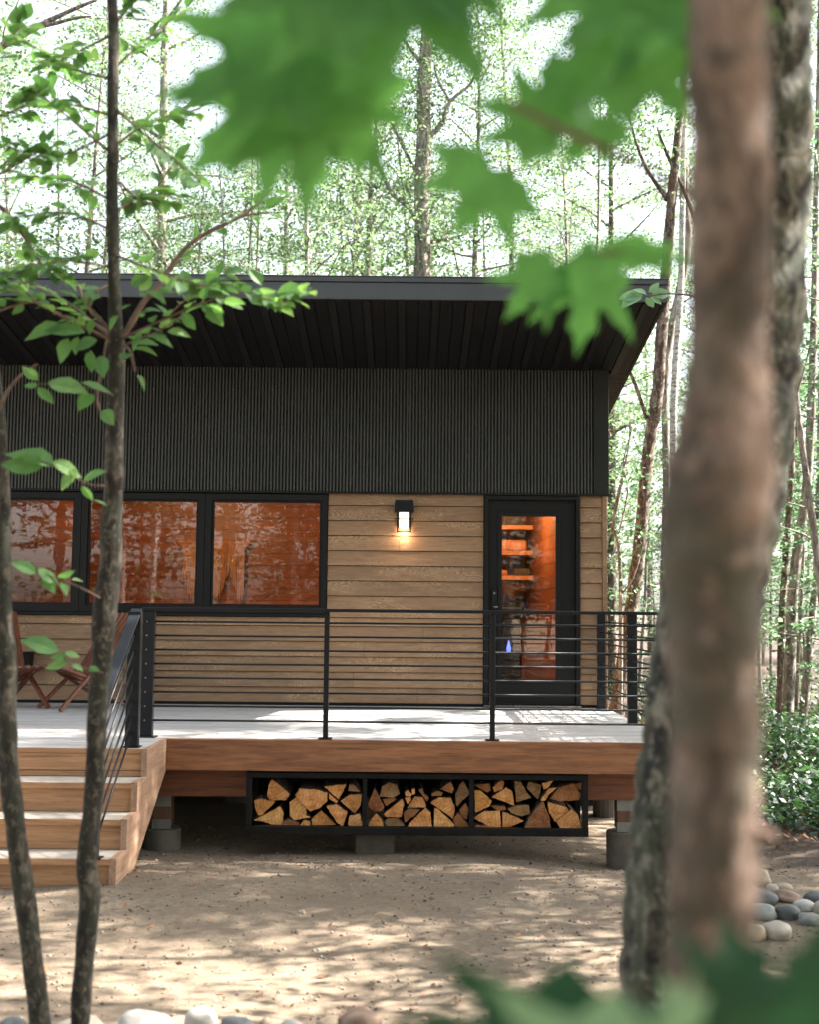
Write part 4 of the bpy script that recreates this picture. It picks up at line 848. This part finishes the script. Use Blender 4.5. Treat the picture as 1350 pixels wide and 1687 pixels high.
LV = [(104, 544, 37, 556), (112, 557, 97, 598), (128, 555, 122, 585), (151, 578, 149, 615), (165, 586, 170, 622), (276, 520, 254, 497), (290, 470, 315, 478), (299, 445, 312, 480), (235, 545, 216, 580), (251, 556, 287, 572),
      (373, 474, 334, 484), (415, 478, 465, 503), (455, 482, 508, 482), (300, 515, 322, 545), (345, 500, 366, 538), (370, 500, 402, 508), (330, 500, 352, 520), (140, 548, 70, 540), (160, 560, 120, 575), (215, 470, 245, 455), (250, 455, 228, 480), (240, 480, 275, 500), (225, 520, 250, 510), (195, 520, 178, 545), (200, 510, 216, 500), (262, 540, 290, 525), (345, 480, 330, 500), (430, 470, 410, 440)]
for a in LV: pxleaf(mb, *a, YS-.12, .62, r)
for a in [(88, 768, 8, 740), (75, 766, 0, 764), (86, 760, 136, 784), (124, 772, 100, 808), (137, 790, 174, 774), (136, 800, 152, 825), (148, 822, 176, 830), (62, 627, 36, 602), (62, 636, 38, 634), (62, 638, 89, 666), (80, 628, 145, 647), (133, 630, 190, 648),
          (62, 943, 17, 925), (62, 937, 98, 962), (95, 951, 124, 942), (100, 958, 112, 980), (118, 955, 138, 957), (70, 950, 92, 978), (98, 1070, 32, 1053), (108, 1078, 83, 1086), (106, 1074, 132, 1082), (114, 1090, 71, 1100), (118, 1094, 138, 1104), (145, 1102, 164, 1103)]: pxleaf(mb, *a, YS-.25, .5, r)
for i, p in enumerate(paths): branch_leaves(mb, p, (18, 4, 18, 18, 12, 10, 8, 5, 3, 2)[i] if i < 10 else 26, .078, r)
mb.build('foliage', M['leafS'], t, smooth=False)
mb = MB(); [px_tube(mb, b, YS-.25, 5, .1, 70) for b in ([(172, 800, 3), (140, 796, 3), (88, 766, 2.5), (60, 762, 2)], [(170, 1108, 3), (118, 1094, 2.5), (98, 1070, 2)], [(165, 985, 3), (120, 962, 3), (62, 942, 2)], [(185, 650, 3), (130, 636, 2.5), (62, 632, 2)])]
mb.build('twig', M['twig'], t, smooth=True)
# second sapling at the left edge
b2 = P(66, 1687, 4.25); g2 = Vector((b2.x, 4.25, gz(b2.x, 4.25)))
t = thing('yard_sapling', g2, 'dark mottled sapling trunk at the left edge, bowing in front of the stairs', 'sapling')
mb = MB(); px_tube(mb, [(84, 2150, 42), (76, 1900, 36), (66, 1687, 33), (56, 1600, 34), (44, 1500, 34), (32, 1410, 33), (22, 1330, 33), (14, 1260, 32), (12, 1180, 30), (12, 1100, 30), (8, 1020, 26), (5, 940, 26), (4, 860, 26), (2, 780, 26), (-4, 700, 26), (-12, 600, 22), (-22, 450, 19), (-30, 250, 16), (-34, 50, 12), (-30, -200, 7)], 4.25, 14, .12, 9)
mb.build('trunk', M['barkA'], t, smooth=True)
mb = MB(); TW2 = [[(-4, 680, 8), (12, 645, 6), (35, 618, 5), (62, 600, 3)], [(-16, 330, 9), (10, 350, 8), (40, 390, 7), (60, 425, 5), (75, 450, 3)], [(-25, 300, 6), (30, 270, 4), (80, 240, 3)], [(-25, 200, 6), (30, 180, 4), (70, 150, 2)], [(-22, 440, 6), (20, 450, 4), (70, 440, 3), (110, 455, 2)], [(-28, 120, 6), (10, 70, 4), (40, 40, 2)]]
paths = []
for i, b in enumerate(TW2): mb = MB(); paths.append(px_tube(mb, b, 4.2, 6, .15, 60+i)); mb.build('branch', M['twig'], t, smooth=True)
mb = MB(); [branch_leaves(mb, p, 0 if i == 0 else 18, .08, r) for i, p in enumerate(paths)]; mb.build('foliage', M['leafS'], t)
# sprig by the roof corner (from a slim tree hidden by the thick trunks)
t = thing('young_maple', (P(1180, 1300, 8.3).x, 8.3, -.1), 'slim young tree hidden by the big trunks, one pale sprig crossing the roof corner', 'young tree')
mb = MB(); px_tube(mb, [(1185, 1440, 16), (1182, 1000, 14), (1190, 500, 12), (1195, 200, 9), (1195, -100, 5)], 8.3, 8, .1, 5); px_tube(mb, [(1188, 520, 6), (1150, 490, 4), (1100, 484, 3), (1065, 488, 2)], 8.3, 5, .1, 6); mb.build('trunk', M['barkB'], t, smooth=True)
mb = MB()
for a in [(1060, 487, 1018, 492), (1058, 490, 1020, 508), (1066, 485, 1040, 476), (1070, 482, 1088, 466), (1075, 486, 1108, 482), (1066, 490, 1078, 508), (1072, 490, 1092, 500), (1050, 486, 1036, 480)]: pxleaf(mb, *a, 8.3, .6, r)
mb.build('foliage', M['leafP'], t)
# ------------------------------------------------------------------ foreground trunks
t = thing('lichened_trunk', (P(1075, 1687, 2.7).x, 2.7, gz(.6, 2.7)), 'thick grey lichen-covered trunk leaning right, half hidden by the blurred brown trunk', 'tree')
mb = MB(); px_tube(mb, [(1055, 2400, 250), (1075, 2100, 210), (1102, 1800, 170), (1112, 1640, 172), (1120, 1500, 175), (1128, 1400, 176), (1140, 1280, 172), (1150, 1160, 168), (1162, 1060, 164), (1178, 960, 165), (1196, 860, 172), (1214, 760, 172), (1226, 660, 168), (1238, 560, 166), (1246, 460, 164), (1252, 360, 162), (1256, 260, 160), (1260, 160, 158), (1262, 60, 154), (1266, -60, 150), (1275, -400, 130), (1290, -1000, 100), (1300, -2000, 60)], 2.7, 36, .05, 17, sub=6)
mb.build('trunk', M['barkT2'], t, smooth=True)
cen = rng.normal(size=(12000, 3))*np.array([1.0, .9, .9])+np.array([2.1, 1.7, 4.7]); cen = cen[cen[:, 2] > 1.69+.62*np.maximum(cen[:, 1], 0)+.35]; cen = cen[np.sin(cen[:, 0]*5)+np.sin(cen[:, 1]*6+1)+np.sin(cen[:, 2]*5) > -.7]
V, Q = leaf_quads(cen, np.full(len(cen), .11), .7, .62, rng); link_mesh('crown', np_mesh('crown', V-np.array(ORG[t.name]), Q, M['leafB']), t)  # unseen crown above the frame, added to shade the foreground leaves
t = thing('maple_sapling', (P(1170, 1687, 1.05).x, 1.05, gz(.3, 1.05)), 'blurred pinkish-brown young maple closest to the viewer with large green lobed leaves', 'maple')
mb = MB(); p_ = px_tube(mb, [(1190, 4200, 190), (1180, 3000, 168), (1176, 2000, 150), (1174, 1650, 142), (1174, 1500, 140), (1176, 1400, 142), (1178, 1280, 140), (1178, 1180, 146), (1176, 1060, 158), (1174, 960, 166), (1176, 880, 176), (1184, 800, 182), (1194, 720, 160), (1198, 620, 138), (1202, 480, 132), (1204, 360, 134), (1204, 240, 138), (1202, 120, 140), (1202, 0, 136), (1206, -200, 122), (1210, -700, 96), (1215, -1500, 64), (1220, -2600, 27)], 1.05, 28, .035, 23, sub=5)
mb.build('trunk', M['barkT1'], t, smooth=True)
for path, Y in (([(1210, 1368, 34), (1250, 1372, 26), (1278, 1380, 14)], 1.03), ([(1180, 350, 22), (1080, 285, 16), (990, 242, 14), (900, 200, 12), (845, 172, 10)], 1.08), ([(1190, 440, 10), (1120, 425, 8), (1040, 415, 7), (988, 420, 6)], 1.3), ([(1200, 130, 26), (1050, -40, 18), (850, -90, 14), (650, -70, 10), (500, -50, 7)], 1.15)):
    mb = MB(); px_tube(mb, path, Y, 8, .1, 3); mb.build('branch', M['twig'], t, smooth=True)
for path, Y in (([(800, -85, 4), (795, 100, 4), (800, 262, 4)], 1.25), ([(540, -60, 5), (520, 20, 5), (512, 110, 5)], 1.18), ([(988, 420, 5), (950, 424, 4), (925, 438, 4)], 1.32)):
    mb = MB(); px_tube(mb, path, Y, 5, .1, 3); mb.build('leaf_stalk', M['leafM'], t, smooth=True)
HALF = [(0, 1), (.05, .88), (.11, .78), (.21, .74), (.18, .62), (.19, .53), (.30, .55), (.42, .64), (.56, .68), (.74, .80), (.68, .64), (.60, .52), (.55, .42), (.56, .34), (.68, .30), (.88, .20), (.72, .12), (.58, .04), (.50, -.06), (.34, -.08), (.20, -.14), (.10, -.08), (.03, -.02)]
def maple(parent, bx, by, tx, ty, Y, wx=1.0, tilt=0., roll=0., m='leafM', cup=.12, label=None, bl=1.):
    a = P(bx, by, Y); b = P(tx, ty, Y); L = (b-a).length; d = (b-a).normalized(); n = -_F; sv = d.cross(n).normalized()
    rt = Matrix.Rotation(tilt, 3, sv) @ Matrix.Rotation(roll, 3, d)
    def wf(y): return wx*(bl+(1-bl)*min(1, max(0, (y-.05)/.5)))
    out = [(x*wf(y), y) for x, y in HALF]+[(-x*wf(y), y) for x, y in HALF[::-1][:-1]]
    bm = bmesh.new(); vs = [bm.verts.new((x, y, 0)) for x, y in out]
    for tri in tessellate_polygon([[Vector((x, y, 0)) for x, y in out]]):
        try: bm.faces.new([vs[i] for i in tri])
        except ValueError: pass
    bmesh.ops.subdivide_edges(bm, edges=bm.edges[:], cuts=2, use_grid_fill=True)
    bmesh.ops.triangulate(bm, faces=bm.faces[:]); bmesh.ops.recalc_face_normals(bm, faces=bm.faces[:])
    org = ORG[parent.name]
    for v in bm.verts:
        x, y = v.co.x, v.co.y; z = cup*(abs(x)*.9-(y-.35)**2*1.1)+.02*math.sin(x*9+y*5)
        v.co = a+rt @ (sv*x*L+d*y*L+n*z*L)-org
    me = bpy.data.meshes.new('leaf'); bm.to_mesh(me); bm.free(); me.materials.append(M[m])
    me.polygons.foreach_set('use_smooth', [True]*len(me.polygons)); o = link_mesh('leaf', me, parent)
    if label: o['label'] = label
maple(t, 530, 90, 500, 380, 1.20, .62, .1, .15)
maple(t, 520, 60, 244, 160, 1.15, .62, -.15, .1)
maple(t, 500, 120, 298, 308, 1.22, .6, .1, -.2)
maple(t, 535, 120, 600, 300, 1.25, .75, 0, .3)
maple(t, 640, -110, 560, 190, 1.1, .95, .2, 0)
maple(t, 590, -40, 345, 15, 1.05, .8, .1, .1)
maple(t, 740, -120, 712, 116, 1.12, .62, .2, 0)
maple(t, 700, -110, 480, 60, 1.08, .8, .2, 0)
maple(t, 812, 278, 748, 396, 1.32, .95, .1, -.2)
maple(t, 1110, -10, 893, 88, 1.15, .75, .1, .5)
maple(t, 1060, 90, 1130, 225, 1.12, .85, .3, 0)
maple(t, 940, 90, 1060, 215, 1.18, .8, .1, -.3)
maple(t, 920, 215, 776, 158, 1.2, .7, 0, .2)
maple(t, 985, 190, 925, 288, 1.22, .8, .2, .2)
maple(t, 1000, -60, 960, 130, 1.25, .8, .2, .2)
maple(t, 985, 415, 950, 588, 1.42, .66, .0, .1, bl=.45)
maple(t, 912, 436, 828, 530, 1.42, .72, .1, .15, bl=.7)
maple(t, 1015, 412, 1165, 442, 1.3, .26, .2, .2)
maple(t, 1150, -40, 1040, 130, 1.1, .9, .2, .3)
# low maple in the lower right corner
t = thing('low_maple', (P(1200, 1687, .8).x, .8, gz(.2, .8)), 'very blurred dark green leaves of a low plant in the bottom right corner', 'plant')
mb = MB(); px_tube(mb, [(1240, 4300, 14), (1230, 3000, 12), (1220, 2200, 10), (1210, 1780, 8)], .8, 8, .1, 2); px_tube(mb, [(1225, 2100, 8), (1100, 1850, 6), (1000, 1710, 5)], .8, 6, .1, 2); mb.build('stem', M['twig'], t, smooth=True)
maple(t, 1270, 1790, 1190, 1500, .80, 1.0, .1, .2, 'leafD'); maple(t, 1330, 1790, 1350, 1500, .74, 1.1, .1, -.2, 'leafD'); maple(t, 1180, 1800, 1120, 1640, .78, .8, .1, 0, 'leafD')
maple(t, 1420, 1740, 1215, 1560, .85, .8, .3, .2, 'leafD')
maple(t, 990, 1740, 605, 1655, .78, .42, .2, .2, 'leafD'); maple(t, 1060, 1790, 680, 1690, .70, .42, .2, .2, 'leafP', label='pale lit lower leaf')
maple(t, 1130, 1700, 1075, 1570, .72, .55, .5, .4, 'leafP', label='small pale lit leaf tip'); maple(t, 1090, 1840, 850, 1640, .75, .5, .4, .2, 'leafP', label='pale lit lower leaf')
# ------------------------------------------------------------------ stones
def stone(px, py, Y, w_, h_, m, label, group, seed, name='river_stone', zb=None):
    """px,py = centre of visible stone, w_/h_ in px"""
    for i in range(400):
        c = P(px, py, Y)
        if c.z < gz(c.x, Y)+h_*Y/F*.2: Y -= .01
        elif c.z > gz(c.x, Y)+h_*Y/F*.2+.02 and Y < 8.9: Y += .01
        else: break
    k = Y/F; r = random.Random(seed); bm = bmesh.new(); bmesh.ops.create_icosphere(bm, subdivisions=3, radius=1)
    off = Vector((r.uniform(0, 50), r.uniform(0, 50), r.uniform(0, 50))); from mathutils import noise as NN
    sx, sz = w_*k/2, h_*k/2; sy = sx*r.uniform(.7, .95); rot = Matrix.Rotation(r.uniform(-.18, .18), 3, 'Y')
    for v in bm.verts:
        p = v.co.copy(); f = 1+.30*NN.noise(p*1.1+off)+.10*NN.noise(p*2.6+off)+.03*NN.noise(p*6+off); p *= f; p = Vector((math.copysign(abs(p.x)**.9, p.x), p.y, p.z)); v.co = rot @ Vector((p.x*sx, p.y*sy, p.z*sz))
    me = bpy.data.meshes.new(name); bm.to_mesh(me); bm.free(); me.polygons.foreach_set('use_smooth', [True]*len(me.polygons)); me.materials.append(ROCK[m])
    o = bpy.data.objects.new(name, me); C.objects.link(o); o.location = c; tag(o, label, 'stone', group)
g = 'river stones edging the yard'
for i, a in enumerate([(22, 1688, 44, 34, SL_, 'dark stone at the left end of the stone edging'), (128, 1698, 90, 46, PA_, 'broad pale stone between the two sapling trunks'), (240, 1692, 92, 64, W_, 'largest white stone of the edging, beside the sapling'),
    (330, 1684, 54, 52, W_, 'narrow white stone between a big white and a dark stone'), (394, 1690, 62, 42, SL_, 'blue-grey stone in the middle of the stone edging'), (435, 1688, 22, 32, TAN_, 'tiny tan stone wedged beside the blue-grey stone'),
    (482, 1698, 60, 36, GR_, 'low grey stone right of the tiny tan stone'), (541, 1686, 38, 34, TAN_, 'small broken yellowish stone of the edging'), (590, 1682, 76, 52, BR_, 'rounded beige-brown stone near the low leaves'), (650, 1702, 56, 40, W_, 'white stone partly under the pale blurred leaf'),
    (720, 1706, 70, 44, GR_, 'grey stone hidden under the blurred leaves')]): stone(a[0], a[1]+5, 4.75, a[2], a[3], a[4], a[5], g, 50+i)
g = 'river stones piled at the right'
for i, a in enumerate([(1252, 1450, 40, 38, TAN_, 8.5, 'rounded tan stone at the top left of the right pile'), (1272, 1468, 24, 26, PA_, 8.4, 'small pale stone under the rounded tan stone'), (1297, 1478, 48, 26, BR_, 8.3, 'flat brown stone in the middle of the right pile'),
    (1290, 1463, 36, 18, TAN_, 8.7, 'thin tan stone behind the flat brown stone'), (1255, 1482, 50, 30, SL_, 8.2, 'dark slate stone on the left of the right pile'), (1327, 1494, 38, 22, W_, 8.1, 'whitish oblong stone at the right of the pile'),
    (1345, 1480, 36, 22, SL_, 8.4, 'dark stone at the right edge of the pile'), (1256, 1506, 46, 34, GR_, 7.9, 'grey-green stone at the lower left of the pile'), (1297, 1506, 42, 30, SL_, 7.9, 'dark wet-looking stone at the bottom middle of the pile'),
    (1230, 1470, 30, 30, GR_, 8.3, 'grey stone partly behind the blurred trunk'), (1335, 1515, 40, 26, GR_, 7.7, 'grey stone low in the pile above the leaves'), (1228, 1500, 34, 34, BR_, 8.0, 'brown stone behind the blurred trunk edge'),
    (1362, 1500, 40, 28, PA_, 8.0, 'pale stone just at the frame edge of the pile'), (1280, 1535, 50, 34, PA_, 7.4, 'pale stone at the foot of the pile behind leaves'), (1240, 1540, 44, 34, TAN_, 7.4, 'tan stone at the foot of the pile behind leaves')]):
    stone(a[0], a[1], a[5], a[2], a[3], a[4], a[6], g, 90+i)
# ------------------------------------------------------------------ uncountable ground things
def gza(x, y): return np.array([gz(a, b) for a, b in zip(x, y)])
def pebbles(n, x0, x1, y0, y1, s0, s1, name, m, label, cat):
    x = rng.uniform(x0, x1, n); y = y0+(y1-y0)*rng.random(n); z = gza(x, y); s = s0+(s1-s0)*rng.random(n)**4
    o = np.array([[1, 0, 0], [0, 1, 0], [-1, 0, 0], [0, -1, 0], [.1, .1, .75], [0, 0, -.6]])
    j = rng.uniform(.6, 1.3, (n, 6, 1)); an = rng.uniform(0, 6.28, n); c_, s_ = np.cos(an), np.sin(an)
    v = o[None]*j*s[:, None, None]; vx = v[..., 0]*c_[:, None]-v[..., 1]*s_[:, None]; vy = v[..., 0]*s_[:, None]+v[..., 1]*c_[:, None]
    V = np.stack([vx+x[:, None], vy+y[:, None], v[..., 2]+z[:, None]+s[:, None]*.1], 2).reshape(-1, 3)
    f = np.array([[0, 1, 4], [1, 2, 4], [2, 3, 4], [3, 0, 4], [1, 0, 5], [2, 1, 5], [3, 2, 5], [0, 3, 5]]); Q = (f[None]+np.arange(n)[:, None, None]*6).reshape(-1, 3)
    tag(link_mesh(name, np_mesh(name, V, Q, m, True)), label, cat, kind='stuff')
mg, nn_, b_ = mat('gravel'); nn_.links.new(ramp(nn_, island(nn_), [(0, (.05, .037, .027)), (.6, (.14, .105, .075)), (1, (.28, .24, .19))]), b_.inputs['Base Color']); b_.inputs['Roughness'].default_value = .9
pebbles(16000, -4.2, 3.2, 4.4, 10.2, .002, .014, 'gravel', mg, 'fine gravel and grit scattered over the sandy yard', 'gravel')
ml = m_leaf('dead_leaf', (.10, .045, .02), (.20, .10, .045), (.34, .15, .07), .2)
n = 900; x = rng.uniform(-4, 3.2, n); y = rng.uniform(4.6, 9.6, n); V, Q = leaf_quads(np.stack([x, y, gza(x, y)+.012], 1), np.full(n, .035), 1.5, .6)
tag(link_mesh('leaf_litter', np_mesh('leaf_litter', V, Q, ml)), 'scattered small dead leaves on the sandy yard', 'leaf litter', kind='stuff')
n = 9000; x = rng.uniform(2.9, 12, n); y = rng.uniform(9.6, 24, n); V, Q = leaf_quads(np.stack([x, y, gza(x, y)+.02+.03*rng.random(n)], 1), np.full(n, .07), 1.0, .6)
tag(link_mesh('forest_litter', np_mesh('forest_litter', V, Q, ml)), 'brown dead leaves covering the forest floor on the right', 'leaf litter', kind='stuff')
# twigs on yard
mb = MB(); rr = random.Random(4)
for i in range(130):
    x, y = rr.uniform(-3.6, 3.2), rr.uniform(4.7, 9.8); a = rr.uniform(0, 3.14); L = rr.uniform(.02, .10); z = gz(x, y)+.006
    mb.tube([(x, y, z), (x+L*math.cos(a)*.5, y+L*math.sin(a)*.5, z+rr.uniform(0, .008)), (x+L*math.cos(a+.3), y+L*math.sin(a+.3), z)], [.0022, .002, .001], 4)
tag(mb.build('twig_litter', M['twig']), 'little broken twigs lying on the sandy yard', 'twigs', kind='stuff')
# leafy ground plants
nc = 900; cx = np.concatenate([rng.uniform(3.4, 15, 500), rng.uniform(2.9, 7.5, 400)]); cy = np.concatenate([10.2+20*rng.random(500)**1.2, rng.uniform(10.4, 17, 400)]); keep = cx > 2.9+.04*cy; cx, cy = cx[keep], cy[keep]; cz = gza(cx, cy); cen = []
for a, b, c_ in zip(cx, cy, cz):
    hh = rng.uniform(.10, .7)*(.45+.55*(b > 13)); m_ = 60
    q = rng.normal(size=(m_, 3))*np.array([.22, .22, .03]); lay = rng.integers(1, 5, m_)/4; q[:, 2] += lay*hh+c_; q[:, 0] += a; q[:, 1] += b; cen.append(q)
cen = np.concatenate(cen); V, Q = leaf_quads(cen, np.full(len(cen), .085), .9, .6)
tag(link_mesh('ground_plants', np_mesh('ground_plants', V, Q, M['leafG'])), 'knee-high leafy green plants covering the forest floor at right', 'ground cover', kind='stuff')
